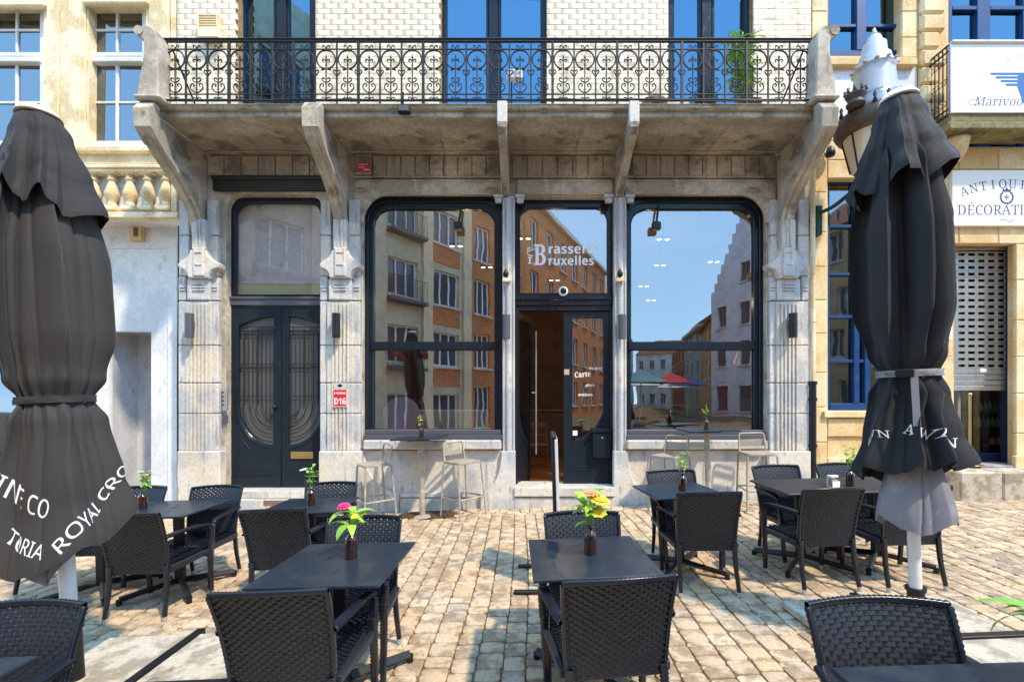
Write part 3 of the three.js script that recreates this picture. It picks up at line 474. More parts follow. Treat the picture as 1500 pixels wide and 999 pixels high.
  for (const [a, b, ga, gb] of [[528, 740, 547, 724], [913, 1126, 925, 1105]]) {
    const w = new THREE.Group(); w.name = 'shop_window'; B.add(w); const d = 7.12;
    const q = new THREE.Shape(); rrPx(q, a, 280, b, 646, d, [0.3, 0.3, 0, 0]);
    for (const [y0_, y1_, rr_] of [[306, 501, 0.26], [512, 629, 0]]) { const h2 = new THREE.Path(); rrPx(h2, ga, y0_, gb, y1_, d, [rr_, rr_, 0, 0]); q.holes.push(h2); }
    part('frame', ext(q, d, d + 0.10, 0.012, 10), M.frame, w);
    const step = new THREE.Shape(); rrPx(step, a + 1, 282, b - 1, 645, d - 0.03, [0.3, 0.3, 0, 0]); const h3 = new THREE.Path(); rrPx(h3, ga - 8, 296, gb + 8, 638, d - 0.03, [0.3, 0.3, 0, 0]); step.holes.push(h3); part('frame_step', ext(step, d - 0.03, d - 0.001, 0.008, 10), M.frame, w);
    part('transom', rectAt(ga - 4, 500.5, gb + 4, 512.5, d - 0.035, d + 0.02, 0.008), M.frame, w);
    part('metal_sill', [rectAt(a + 6, 630, b - 6, 637, 6.98, d, 0.006), rectAt(a + 4, 637.5, b - 4, 644, 6.94, d, 0.006)], M.grey, w);
    const g1 = glassIn(w, ga, 306, gb, 501, d + 0.05, [0.26, 0.26, 0, 0]), g2 = glassIn(w, ga, 512, gb, 629, d + 0.045, [0, 0, 0, 0]);
  }
  // entrance: rounded fanlight, transom, one closed leaf and one open leaf
  const ent = new THREE.Group(); ent.name = 'entrance'; B.add(ent);
  {
    const d = 7.12, q = new THREE.Shape(); rrPx(q, 752, 284, 902, 437, d, [0, 0, 0, 0]); const h2 = new THREE.Path(); rrPx(h2, 762, 304, 890, 429, d, [0.2, 0.2, 0, 0]); q.holes.push(h2);
    part('fanlight_frame', ext(q, d, d + 0.1, 0.012), M.frame, ent); glassIn(ent, 762, 304, 890, 429, d + 0.05, [0.2, 0.2, 0, 0]);
    part('transom', [rectAt(752, 432, 902, 439, d - 0.04, d - 0.002, 0.006), rectAt(752, 439.6, 902, 447, d - 0.02, d + 0.1, 0.006), rectAt(752, 447.6, 902, 455, d, d + 0.1, 0.006)], M.frame, ent);
    part('jamb', [rectAt(752, 455.5, 758, 718, d, d + 0.12), rectAt(894.5, 455.5, 902, 718, d, d + 0.12)], M.frame, ent);
    // white lettering on the fanlight glass
    const gz = -(d + 0.046);
    const word = (str, px, py, size, font = fontBold, sx = 1) => textGeo(str, size, font, 0.0015).scale(sx, 1, 1).translate(fx(px, d), fy(py, d), gz);
    part('lettering', [word('B', 781, 387, 0.33, fontSerif, 0.68), word('rasserie', 802.5, 370, 0.15, fontBold, 1.0), word('ruxelles', 802.5, 387, 0.14, fontBold, 0.98), word('f', 773, 385, 0.13, fontSerif), new THREE.CircleGeometry(0.035, 14).translate(fx(775, d), fy(364, d), gz + 0.001), new THREE.RingGeometry(0.04, 0.055, 14, 1, 0.5, 4.2).translate(fx(777, d), fy(368, d), gz + 0.001)], M.whitePaint, ent);
  }
  function leaf(parent, glassHole) { // entrance leaf, 825..895 at distance 7.16, hinged on the right
    const d = 7.16, q = new THREE.Shape(); rrPx(q, 825.5, 456, 894, 714, d); const X = (a) => fx(a, d), Y = (a) => fy(a, d), h2 = new THREE.Path(); h2.moveTo(X(838), Y(466)); h2.lineTo(X(884), Y(466)); h2.lineTo(X(884), Y(600)); h2.bezierCurveTo(X(880), Y(622), X(862), Y(640), X(838), Y(648)); h2.closePath(); q.holes.push(h2);
    part('leaf_panel', ext(q, d, d + 0.05, 0.006), M.door, parent);
    const gq = new THREE.Shape(); gq.moveTo(X(836), Y(464)); gq.lineTo(X(886), Y(464)); gq.lineTo(X(886), Y(602)); gq.bezierCurveTo(X(882), Y(624), X(863), Y(642), X(836), Y(650)); gq.closePath();
    part('pane', new THREE.ShapeGeometry(gq, 8).translate(0, 0, -d - 0.025), M.pane, parent);
    for (const g of [tube([[X(838), Y(664), -d], [X(856), Y(658), -d], [X(873), Y(645), -d]], 0.008, 12, 5), bar([X(838), Y(689), -d], [X(884), Y(689), -d], 0.016, 0.016), bar([X(838), Y(708), -d], [X(884), Y(708), -d], 0.01, 0.01), bar([X(838), Y(466), -d], [X(838), Y(648), -d], 0.012, 0.012)]) part('moulding', g, M.door, parent);
  }
  const lf = new THREE.Group(); lf.name = 'door_leaf'; B.add(lf); leaf(lf);
  part('lettering', [textGeo('Carte', 0.075, fontSerif, 0.001).scale(0.9, 1.1, 1).rotateZ(0.08).translate(fx(842, 7.16), fy(553, 7.16), -7.182), textGeo('du jour', 0.042, fontSerif, 0.001).translate(fx(863, 7.16), fy(541, 7.16), -7.182), textGeo('plats', 0.042, fontSerif, 0.001).translate(fx(858, 7.16), fy(566, 7.16), -7.182), textGeo('maison', 0.045, fontSerif, 0.001).translate(fx(847, 7.16), fy(580, 7.16), -7.182)], M.whitePaint, lf);
  part('sticker', rectAt(839, 631, 846, 638, 7.17, 7.184, 0.001), M.whitePaint, lf); part('sticker', rectAt(826.5, 541, 834, 549, 7.152, 7.162, 0.001), mat([0.6, 0.35, 0.3], 0.6), lf);
  const op = new THREE.Group(); op.name = 'door_leaf'; B.add(op); { const inner = new THREE.Group(); leaf(inner); for (const c of [...inner.children]) { c.position.x = -fx(894, 7.16); c.position.z = 7.16; op.add(c); } op.scale.x = -1; op.position.set(fx(758, 7.16), 0, -7.2); op.rotation.y = 1.27; }
  part('pull_handle', [rod([fx(785.5, 7.3), fy(668, 7.2), -7.42], [fx(785.5, 7.3), fy(482, 7.2), -7.42], 0.014), rod([fx(785.5, 7.3), fy(575, 7.2), -7.42], [fx(779, 7.3), fy(575, 7.2), -7.42], 0.008)], M.steel, ent);

  // private door on the left: dark lintel, curtained fanlight, two leaves with wrought grilles
  const pd = new THREE.Group(); pd.name = 'double_door'; B.add(pd);
  {
    const d = 7.13, X = (a) => fx(a, d), Y = (a) => fy(a, d);
    part('lintel', [rectAt(308, 256, 479, 262, 6.90, 6.999, 0.008), rectAt(310, 262.5, 477, 278, 6.93, 6.999, 0.01)], M.lintel, B);
    const q = new THREE.Shape(); rrPx(q, 325, 278, 476, 434, d, [0, 0, 0, 0]); const h2 = new THREE.Path(); rrPx(h2, 343, 297, 469, 431, d, [0.2, 0.2, 0, 0]); q.holes.push(h2); part('fanlight_frame', ext(q, d, d + 0.1, 0.012), M.frame, pd);
    glassIn(pd, 343, 297, 469, 431, d + 0.04, [0.2, 0.2, 0, 0], M.paneClear);
    part('curtain', rectAt(346, 294, 472, 416, d + 0.14, d + 0.16, 0.002), M.curtain, pd); part('curtain', rectAt(346, 416.5, 472, 436, d + 0.15, d + 0.17, 0.002), mat([0.45, 0.40, 0.22], 0.9), pd);
    part('curtain_back', rectAt(338, 285, 476, 440, d + 0.2, d + 0.22, 0.002), M.darkRoom, pd);
    part('transom', [rectAt(329, 434, 474, 438, d - 0.05, d + 0.1), rectAt(329, 438.5, 474, 447, d - 0.03, d + 0.1)], M.grey, pd);
    for (const k of [0, 1]) {
      const lfp = new THREE.Group(); lfp.name = 'door_leaf'; B.add(lfp); const c = 411, sx = (a) => (k ? 2 * c - a : a), XX = (a) => X(sx(a));
      const a0 = k ? c + 0.6 : 337, a1 = k ? 477 : c - 0.6, sh = new THREE.Shape(); rrPx(sh, a0, 448, a1, 718, d);
      const hp = new THREE.Path(), H2 = [[400, 464]]; for (let i = 1; i <= 6; i++) H2.push([lerp(400, 349, i / 6), 464 + 14 * Math.pow(i / 6, 1.8)]); H2.push([349, 592]); for (let i = 1; i <= 12; i++) { const a = i / 12 * Math.PI / 2; H2.push([400 - 51 * Math.cos(a), 592 + 60 * Math.sin(a)]); }
      H2.forEach(([p, w], i) => (i ? hp.lineTo(XX(p), Y(w)) : hp.moveTo(XX(p), Y(w)))); hp.closePath(); sh.holes.push(hp);
      part('leaf_panel', ext(sh, d, d + 0.06, 0.008), M.door, lfp);
      part('frosted_pane', rectAt(k ? 420 : 346, 462, k ? 476 : 402, 655, d + 0.045, d + 0.05, 0.001), mat([0.10, 0.10, 0.095], 0.12, { bumpMap: T.grain, bumpScale: 0.002 }), lfp);
      const Z = -d - 0.012, gr = []; const ln = (p, y_a, q2, y_b, w = 0.012) => gr.push(bar([XX(p), Y(y_a), Z], [XX(q2), Y(y_b), Z], w, w));
      for (const p of [357, 363.5, 370, 376.5, 383, 389.5, 395.5]) ln(p, 486, p, p < 384 ? 592 : 612 + (p - 384) * 1.2, p === 376.5 || p === 357 ? 0.02 : 0.010);
      for (const y of [479, 484, 489, 533, 538, 580]) ln(350, y, 399, y, 0.011); for (const p of [353, 361, 369, 377, 385, 393]) ln(p, 479, p, 489, 0.008);
      for (const rad of [44, 34, 25, 16]) { const ap = []; for (let i = 0; i <= 8; i++) { const a = i / 8 * Math.PI / 2; ap.push([XX(399 - rad * Math.cos(a)), Y(592 + rad * 1.12 * Math.sin(a)), Z]); } gr.push(tube(ap, 0.008, 14, 5)); }
      for (const p of [353, 377, 396]) gr.push(new THREE.IcosahedronGeometry(0.016, 1).translate(XX(p), Y(484), Z + 0.008), new THREE.IcosahedronGeometry(0.013, 1).translate(XX(p), Y(535), Z + 0.008));
      part('grille', gr, M.iron, lfp);
      const mo = []; { const ap = []; for (let i = 0; i <= 12; i++) { const a = i / 12 * Math.PI / 2; ap.push([XX(400 - 54 * Math.cos(a)), Y(592 + 64 * Math.sin(a)), -d]); } mo.push(tube(ap, 0.013, 18, 6)); const aq = []; for (let i = 0; i <= 9; i++) { const a = 0.35 + i / 9 * (Math.PI / 2 - 0.35); aq.push([XX(400 - 59 * Math.cos(a)), Y(600 + 70 * Math.sin(a)), -d]); } mo.push(tube(aq, 0.007, 14, 5)); const at = []; for (let i = 0; i <= 6; i++) at.push([XX(lerp(401, 348, i / 6)), Y(462 + 15 * Math.pow(i / 6, 1.8)), -d]); mo.push(tube(at, 0.012, 10, 6)); }
      mo.push(bar([XX(349), Y(690), -d], [XX(398), Y(690), -d], 0.014, 0.014), bar([XX(349), Y(640), -d], [XX(349), Y(690), -d], 0.012, 0.012), bar([XX(339), Y(696), -d], [XX(408), Y(696), -d], 0.01, 0.02)); mo.forEach((g) => part('moulding', g, M.door, lfp));
      if (k) part('letter_slot', rectAt(425, 662, 458, 672, d - 0.02, d + 0.01, 0.004), M.brass, lfp); else part('door_knob', new THREE.SphereGeometry(0.035, 14, 10).translate(X(403), Y(596), -d + 0.035), M.iron, lfp);
    }
  }

  // rooms behind the glass
  const rm2 = new THREE.Group(); rm2.name = 'dining_room'; B.add(rm2); const RX0 = fx(500), RX1 = fx(1165), fl = fy(716, 7.16);
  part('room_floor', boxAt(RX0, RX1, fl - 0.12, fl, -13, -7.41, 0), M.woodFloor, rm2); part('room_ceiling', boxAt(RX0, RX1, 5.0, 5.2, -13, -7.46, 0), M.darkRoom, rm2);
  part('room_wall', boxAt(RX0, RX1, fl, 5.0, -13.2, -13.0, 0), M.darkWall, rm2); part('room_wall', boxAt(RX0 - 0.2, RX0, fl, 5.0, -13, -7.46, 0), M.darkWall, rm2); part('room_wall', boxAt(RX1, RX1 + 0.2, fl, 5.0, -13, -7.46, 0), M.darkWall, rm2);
  const pr = rng(4); for (let i = 0; i < 26; i++) { const w = (RX1 - RX0) / 26; part('floor_board', boxAt(RX0 + w * i + 0.002, RX0 + w * (i + 1) - 0.002, fl, fl + 0.012, -12.9, -7.42, 0.002), pr() < 0.5 ? M.woodFloor : M.wood, rm2); }
  rebase(B, fx(726), 0, -7);
}
// ---------------------------------------------------------------- cream house on the left
{
  const B = thing('cream_house', 'cream rendered house with white sash windows and small balusters above a white ground floor', 'building');
  const q = new THREE.Shape(); rrPx(q, -420, -70, 257, 247, 7.05);
  for (const [a, b] of [[-95, 62], [128, 212], [-330, -150]]) { const h = new THREE.Path(); rrPx(h, a, 8, b, 212, 7.05); q.holes.push(h); }
  part('upper_wall', ext(q, 7.05, 7.45, 0.01), M.cream, B);
  // pilasters and worn mouldings
  for (const [a, b, d] of [[66, 84, 6.98], [86, 116, 7.0], [117, 124, 7.02], [216, 246, 7.0], [248, 257, 7.02], [-145, -98, 7.0]]) part('pilaster', rectAt(a, -60, b, 214, d, 7.049, 0.015), M.cream, B);
  part('window_head', [rectAt(-100, -8, 64, 8, 6.96, 7.049, 0.02), rectAt(118, -14, 214, 4, 6.96, 7.049, 0.02)], M.cream, B);
  part('sill', [rectAt(110, 213, 258, 222, 6.93, 7.049, 0.015), rectAt(-150, 213, 108, 222, 6.93, 7.049, 0.015)], M.cream, B);
  part('cornice', [rectAt(-420, 240, 259, 246, 6.90, 7.049, 0.015), rectAt(-420, 223, 259, 239.5, 7.0, 7.049, 0.01)], M.cream, B);
  // balustrade: turned balusters between rails
  part('baluster_back', rectAt(-420, 247, 257, 322, 7.08, 7.3, 0), M.plaster, B);
  part('rail', rectAt(-420, 246.5, 259, 251, 6.92, 7.079, 0.01), M.cream, B); part('rail', rectAt(-420, 310, 259, 319, 6.90, 7.079, 0.012), M.cream, B); part('end_block', rectAt(249, 251.5, 258, 309.5, 6.94, 7.079, 0.01), M.cream, B);
  const yb = fy(309.5, 7.0), yt = fy(251.5, 7.0), h = yt - yb, bg = flatUV(merge([cbox(0.2, 0.07, 0.14, 0.01).translate(0, 0.035, 0), cbox(0.2, 0.05, 0.14, 0.01).translate(0, h - 0.025, 0), lathe([[0.055, 0.07], [0.075, 0.09], [0.055, 0.11], [0.05, 0.13], [0.09, 0.22], [0.095, 0.27], [0.07, 0.36], [0.045, 0.43], [0.045, 0.46], [0.065, 0.475], [0.065, 0.49], [0.045, 0.5], [0.06, h - 0.05]], 14)]));
  for (let i = 0; i < 11; i++) part('baluster', bg, M.cream, B, true).position.set(fx(243 - i * 26.5, 7.0), yb, -7.0);
  // white ground floor with a plain doorway
  const g = new THREE.Shape(); rrPx(g, -420, 316, 262, 790, 7.35); for (const [a, b, c, d] of [[158, 486, 220, 720], [-70, 500, 40, 690]]) { const hh = new THREE.Path(); rrPx(hh, a, b, c, d, 7.35); g.holes.push(hh); }
  part('ground_wall', ext(g, 7.35, 7.43, 0.008), M.plaster, B); part('soffit', boxAt(fx(-420, 7), fx(258, 7), fy(322, 7), fy(319.5, 7), -7.36, -6.95, 0.004), M.plaster, B); part('raised_border', [rectAt(244, 345, 259, 790, 7.31, 7.349, 0.012), rectAt(100, 362, 243.5, 364, 7.335, 7.349, 0.004)], M.plaster, B);
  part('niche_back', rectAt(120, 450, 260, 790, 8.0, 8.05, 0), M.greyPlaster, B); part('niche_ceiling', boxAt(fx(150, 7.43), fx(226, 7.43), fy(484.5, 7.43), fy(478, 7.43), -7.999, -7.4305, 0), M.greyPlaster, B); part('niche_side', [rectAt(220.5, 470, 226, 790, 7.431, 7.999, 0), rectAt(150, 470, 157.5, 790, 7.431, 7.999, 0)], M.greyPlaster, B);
  { const w = new THREE.Group(); w.name = 'shop_window'; B.add(w); part('frame', [rectAt(30, 498, 42, 692, 7.5, 7.6), rectAt(-30, 498, -18, 692, 7.5, 7.6), rectAt(-72, 498, -60, 692, 7.5, 7.6)], M.red, w); part('pane', new THREE.PlaneGeometry(fx(42, 7.6) - fx(-72, 7.6), 2.2).translate((fx(42, 7.6) + fx(-72, 7.6)) / 2, fy(595, 7.6), -7.58), M.mirrorDim, w); }
  // sash windows
  const win = (a, b, cols) => {
    const w = new THREE.Group(); w.name = 'window'; B.add(w); const d = 7.14, fr = [];
    fr.push(rectAt(a - 2, 5, a + 5, 216, d, d + 0.12), rectAt(b - 5, 5, b + 2, 216, d, d + 0.12), rectAt(a + 5.5, 5, b - 5.5, 12, d, d + 0.12), rectAt(a + 5.5, 76, b - 5.5, 82, d, d + 0.12), rectAt(a + 5.5, 82.5, b - 5.5, 90, d - 0.04, d + 0.12, 0.012), rectAt(a + 5.5, 206, b - 5.5, 216, d, d + 0.12)); part('frame', fr, M.white, w);
    const mu = []; for (let i = 1; i < cols; i++) { const c = a + (b - a) * i / cols; mu.push(rectAt(c - 1.6, 12.5, c + 1.6, 75.5, d + 0.03, d + 0.07, 0.004), rectAt(c - 2, 90.5, c + 2, 205.5, d + 0.03, d + 0.07, 0.004)); }
    mu.push(rectAt(a + 5.5, 42, b - 5.5, 45, d + 0.031, d + 0.069, 0.004), rectAt(a + 5.5, 148, b - 5.5, 151, d + 0.031, d + 0.069, 0.004)); part('glazing_bar', mu, M.white, w);
    const r = rng(a + 300); for (let i = 0; i < cols; i++) for (const [y0, y1] of [[12, 76], [90, 206]]) { const p0 = a + 3 + (b - a - 6) * i / cols, p1 = a + 3 + (b - a - 6) * (i + 1) / cols; const m = part('pane', new THREE.PlaneGeometry(fx(p1, d) - fx(p0, d), fy(y0, d) - fy(y1, d)), M.mirrorDim, w); m.position.set(fx((p0 + p1) / 2, d), fy((y0 + y1) / 2, d), -d - 0.055); m.rotation.set((r() - 0.5) * 0.03, (r() - 0.5) * 0.03, 0); }
  };
  win(128, 212, 2); win(-95, 62, 4); win(-330, -150, 3);
  part('roof_cornice', boxAt(fx(-420), fx(257), 8.3, 9.4, -7.6, -6.9, 0.03), M.cream, B);
  rebase(B, fx(-80), 0, -7.05);
  const box = thing('wall_box', 'small beige alarm box under the balusters of the cream house', 'box'); part('box_body', rectAt(188, 328, 205, 351, 7.25, 7.349, 0.008), M.sandB, box); part('box_keypad', rectAt(194, 333, 200, 346, 7.235, 7.249, 0.003), M.grey, box);
}

// ---------------------------------------------------------------- sandstone house with blue windows, and the antique shop
const R1 = thing('sandstone_house', 'sandstone house with bright blue window frames beside the drainpipe', 'building');
{
  const B = R1, a0 = 1190, a1 = 1346, d = 7.0;
  const q = new THREE.Shape(); rrPx(q, a0, -70, a1, 790, 7.06); for (const [a, b, c, e] of [[1213, -50, 1322, 82], [1213, 262, 1332, 602]]) { const h = new THREE.Path(); rrPx(h, a, b, c, e, 7.06); q.holes.push(h); } part('wall', ext(q, 7.06, 7.5, 0), M.sandB, B);
  const r = rng(21), blk = (x0, x1, y0, y1) => part('stone_block', rectAt(x0 + 0.35, y0 + 0.35, x1 - 0.35, y1 - 0.35, d - 0.003 * r(), 7.059, 0.01), r() < 0.65 ? M.sand : M.sandB, B);
  for (let i = 0, y = 178; y < 760; i++) { const h = 46 + 14 * r(); blk(a0, 1213, y, Math.min(y + h, 770)); if (y > 260 && y < 600) blk(1332, a1, y, Math.min(y + h, 602)); y += h; }
  for (let i = 0, y = -60; y < 96; i++) { blk(a0, 1213, y, Math.min(y + 38, 96)); blk(1322, a1, y, Math.min(y + 38, 84)); y += 38; }
  for (let y = 178; y < 262; y += 28) for (let k = 0; k < 3; k++) blk(1213 + k * 44, 1213 + (k + 1) * 44, y, Math.min(y + 28, 261));
  for (const [y0, y1, n, o] of [[613, 640, 2, 0], [670, 720, 2, 0], [720, 775, 3, 0]]) for (let k = 0; k < n; k++) blk(1213 + k * 133 / n, 1213 + (k + 1) * 133 / n, y0, y1);
  part('recessed_panel', rectAt(1213, 640, 1346, 670, 7.035, 7.059, 0.004), M.sandB, B);
  part('window_sill', rectAt(1208, 602, 1338, 612, 6.95, 7.3, 0.012), M.sand, B);
  part('band', [rectAt(1196, 83, 1346, 95, 6.92, 7.059, 0.015)], M.sandB, B);
  part('sign_panel', rectAt(1222, 97, 1344, 176, 7.01, 7.059, 0.004), M.white, B);
  const win = (x0, x1, ys, muls) => {
    const w = new THREE.Group(); w.name = 'window'; B.add(w); const e = 7.16, y0 = ys[0], y1 = ys[ys.length - 1];
    part('frame', [rectAt(x0 - 2, y0, x0 + 3, y1, e, e + 0.1), rectAt(x1 - 5, y0, x1 + 2, y1, e, e + 0.1), rectAt(x0 + 3.5, y1 - 9, x1 - 5.5, y1 + 1, e, e + 0.1), rectAt(x0 + 3.5, y0, x1 - 5.5, y0 + 5, e, e + 0.1)], M.blue, w);
    const g = []; for (const [m, wd] of muls) g.push(rectAt(m - wd, y0 + 5.5, m + wd, y1 - 9.5, e - 0.01, e + 0.09)); part('mullion', g, M.blue, w);
    for (let i = 1; i < ys.length - 1; i++) part('glazing_bar', rectAt(x0 + 3, ys[i] - 2.2, x1 - 5, ys[i] + 2.2, e + 0.005, e + 0.08, 0.004), M.blue, w);
    const rr2 = rng(x0), xs = [x0, ...muls.map((m) => m[0]), x1]; for (let i = 0; i < xs.length - 1; i++) for (let k = 0; k < ys.length - 1; k++) { const m = part('pane', new THREE.PlaneGeometry(fx(xs[i + 1], e) - fx(xs[i], e), fy(ys[k], e) - fy(ys[k + 1], e)), y0 < 100 ? M.mirror : M.mirrorDim, w); m.position.set(fx((xs[i] + xs[i + 1]) / 2, e), fy((ys[k] + ys[k + 1]) / 2, e), -e - 0.06); m.rotation.set((rr2() - 0.5) * 0.016, (rr2() - 0.5) * 0.016, 0); }
  };
  win(1213, 1322, [-50, 37, 82], [[1263, 7]]); win(1213, 1332, [262, 331, 401, 464, 529, 600], [[1256, 4], [1272, 4]]);
  rebase(B, fx(1268), 0, -7.06);
}
const R2 = thing('antique_shop', 'sandstone antique shop with a half lowered roller shutter and a balcony above', 'building');
{
  const B = R2, d = 7.0, a0 = 1347, a1 = 1720, r = rng(31);
  const q = new THREE.Shape(); rrPx(q, a0, -70, a1, 790, 7.06); for (const [a, b, c, e] of [[1390, -50, 1590, 215], [1398, 357, 1489, 682]]) { const h = new THREE.Path(); rrPx(h, a, b, c, e, 7.06); q.holes.push(h); } part('wall', ext(q, 7.06, 7.18, 0), M.sandB, B);
  const blk = (x0, x1, y0, y1, dd = d, bev = 0.01) => part('stone_block', rectAt(x0 + 0.35, y0 + 0.35, x1 - 0.35, y1 - 0.35, dd - 0.003 * r(), 7.059, bev), r() < 0.65 ? M.sand : M.sandB, B);
  for (let y = -60; y < 240; y += 26) { blk(1352, 1388 - ((y / 26) & 1 ? 8 : 0), y, y + 26, 6.93, 0.035); }
  for (let y = -60; y < 240; y += 60) blk(a0, 1351, y, Math.min(y + 60, 240));
  for (const [y0, y1] of [[216, 248], [331, 357]]) for (let x = 1348; x < 1700; x += 58) blk(x, x + 58, y0, y1);
  for (let y = 248; y < 331; y += 41.5) { blk(a0, 1396, y, y + 41.5); blk(1600, 1700, y, y + 41.5); }
  for (let y = 357; y < 760; ) { const h = 48 + 12 * r(); blk(a0, 1397.5, y, Math.min(y + h, 775)); blk(1489.5, 1545, y, Math.min(y + h, 775)); blk(1545, 1630, y, Math.min(y + h, 775)); y += h; }
  for (let y = -50; y < 216; y += 44) blk(1590, 1680, y, y + 44);
  // sign board
  const st = canvasTex(1024, 400, (x, w, h) => {
    x.fillStyle = '#efe9dc'; x.fillRect(0, 0, w, h); x.fillStyle = '#2c3f74'; x.textAlign = 'center'; x.textBaseline = 'alphabetic';
    const s = 'ANTIQUITÉS'; x.font = '88px serif'; const R = 900, cx = 400, cy = 1010, step = 0.078;
    [...s].forEach((ch, i) => { const a = (i - 4.4) * step; x.save(); x.translate(cx + R * Math.sin(a), cy - R * Math.cos(a) + 20); x.rotate(a); x.fillText(ch, 0, 0); x.restore(); });
    x.font = '98px serif'; x.textAlign = 'left'; x.fillText('DÉCORATION', 34, 322);
    x.strokeStyle = '#4a6390'; x.lineWidth = 9; x.beginPath(); x.arc(400, 196, 42, -0.9, Math.PI + 0.9); x.stroke(); x.lineWidth = 4; for (let i = 0; i < 14; i++) { const a = -0.8 + i * 0.36; x.beginPath(); x.ellipse(400 + 46 * Math.cos(a), 196 + 46 * Math.sin(a), 12, 5, a + 1, 0, 7); x.fill(); } x.fillRect(396, 176, 8, 40); x.fillRect(380, 192, 40, 8);
    x.beginPath(); x.moveTo(372, 158); x.lineTo(366, 128); x.lineTo(386, 144); x.lineTo(400, 122); x.lineTo(414, 144); x.lineTo(434, 128); x.lineTo(428, 158); x.closePath(); x.fill();
    x.lineWidth = 5; x.beginPath(); x.moveTo(350, 366); x.quadraticCurveTo(375, 346, 400, 364); x.quadraticCurveTo(425, 380, 450, 360); x.stroke();
  });
  const sx0 = fx(1396, 6.94), sx1 = fx(1600, 6.94), sy0 = fy(330.5, 6.94), sy1 = fy(249, 6.94);
  part('sign_board', panelUV(boxAt(sx0, sx1, sy0, sy1, -6.998, -6.94, 0.002), sx0, sx1, sy0, sy1), new THREE.MeshStandardMaterial({ map: st, roughness: 0.6 }), B, true);
  // balcony with white panel and iron side rail
  const by = fy(192, 6.65), bt = fy(166, 6.65);
  part('balcony_slab', [boxAt(fx(1393, 6.65) - 0.06, fx(1640, 6.65), by, by + 0.12, -7.0, -6.60, 0.02), boxAt(fx(1393, 6.65) - 0.02, fx(1640, 6.65), by + 0.121, bt, -7.0, -6.64, 0.02)], mat([0.42, 0.40, 0.22], 0.95, { map: T.soffit, bumpMap: T.coarse, bumpScale: 0.012 }), B);
  part('balcony_corbel', lathe([[0.05, 0], [0.08, 0.03], [0.16, 0.16], [0.19, 0.3], [0.2, 0.36], [0, 0.36]], 18).translate(fx(1400, 6.85), by - 0.36, -6.88), M.sandB, B);
  const pt = canvasTex(1024, 512, (x, w, h) => {
    x.fillStyle = '#f3f1ee'; x.fillRect(0, 0, w, h); x.fillStyle = '#2f6aa5'; for (let i = 0; i < 4; i++) { const y = 216 + i * 27, x0 = 237 + i * 31; x.beginPath(); x.roundRect(x0, y, 441 - x0, 20, 9); x.roundRect(441, y, 441 - x0, 20, 9); x.fill(); } x.beginPath(); x.moveTo(408, 216); x.lineTo(474, 216); x.lineTo(482, 320); x.lineTo(441, 455); x.lineTo(400, 320); x.closePath(); x.fill();
    x.fillStyle = '#7b7f86'; x.font = '46px sans-serif'; x.textAlign = 'center'; ['H', 'U', 'G', 'O', 'S'].forEach((c, i) => { const a = -0.85 + i * 0.42; x.save(); x.translate(441 + 108 * Math.sin(a), 205 - 105 * Math.cos(a)); x.rotate(a); x.fillText(c, 0, 0); x.restore(); }); x.textAlign = 'left';
    x.fillStyle = '#34406c'; x.font = 'italic 92px serif'; x.fillText('Marivoo', 134, 462, 300); x.strokeStyle = '#34406c'; x.lineWidth = 4; x.beginPath(); x.ellipse(136, 436, 30, 20, 0, 0.3, 5.6); x.stroke();
  });
  const p0 = fx(1394, 6.62), p1 = fx(1640, 6.62), q0 = fy(165, 6.62), q1 = fy(64, 6.62);
  part('balcony_panel', panelUV(boxAt(p0, p1, q0, q1, -6.64, -6.615, 0.003), p0, p1, q0, q1), new THREE.MeshStandardMaterial({ map: pt, roughness: 0.55 }), B, true);
  part('panel_cap', boxAt(p0 - 0.01, p1, q1 + 0.001, q1 + 0.035, -6.66, -6.58, 0.008), M.white, B);
  const rail = new THREE.Group(); rail.name = 'side_railing'; B.add(rail); const rg = []; for (const y of [q0 - 0.01, q0 + 0.07, q1 - 0.09, q1]) rg.push(bar([p0 - 0.012, y, -6.65], [p0 - 0.012, y, -7.02], 0.02, 0.02)); for (let i = 0; i < 6; i++) rg.push(bar([p0 - 0.012, q0, -6.67 - i * 0.066], [p0 - 0.012, q1, -6.67 - i * 0.066], 0.014, 0.014)); part('rail_frame', rg, M.iron, rail);
  const sc = []; for (let i = 0; i < 5; i++) { const z = -6.70 - i * 0.066; for (const [y, k] of [[q0 + 0.04, 1], [q0 + 0.18, -1], [q1 - 0.2, 1], [q1 - 0.05, -1], [(q0 + q1) / 2, 1]]) sc.push(tube([[p0 - 0.012, y - 0.05 * k, z - 0.02], [p0 - 0.012, y, z + 0.025], [p0 - 0.012, y + 0.04 * k, z], [p0 - 0.012, y + 0.02 * k, z - 0.015]], 0.006, 8, 4)); } part('scrollwork', sc, M.iron, rail);
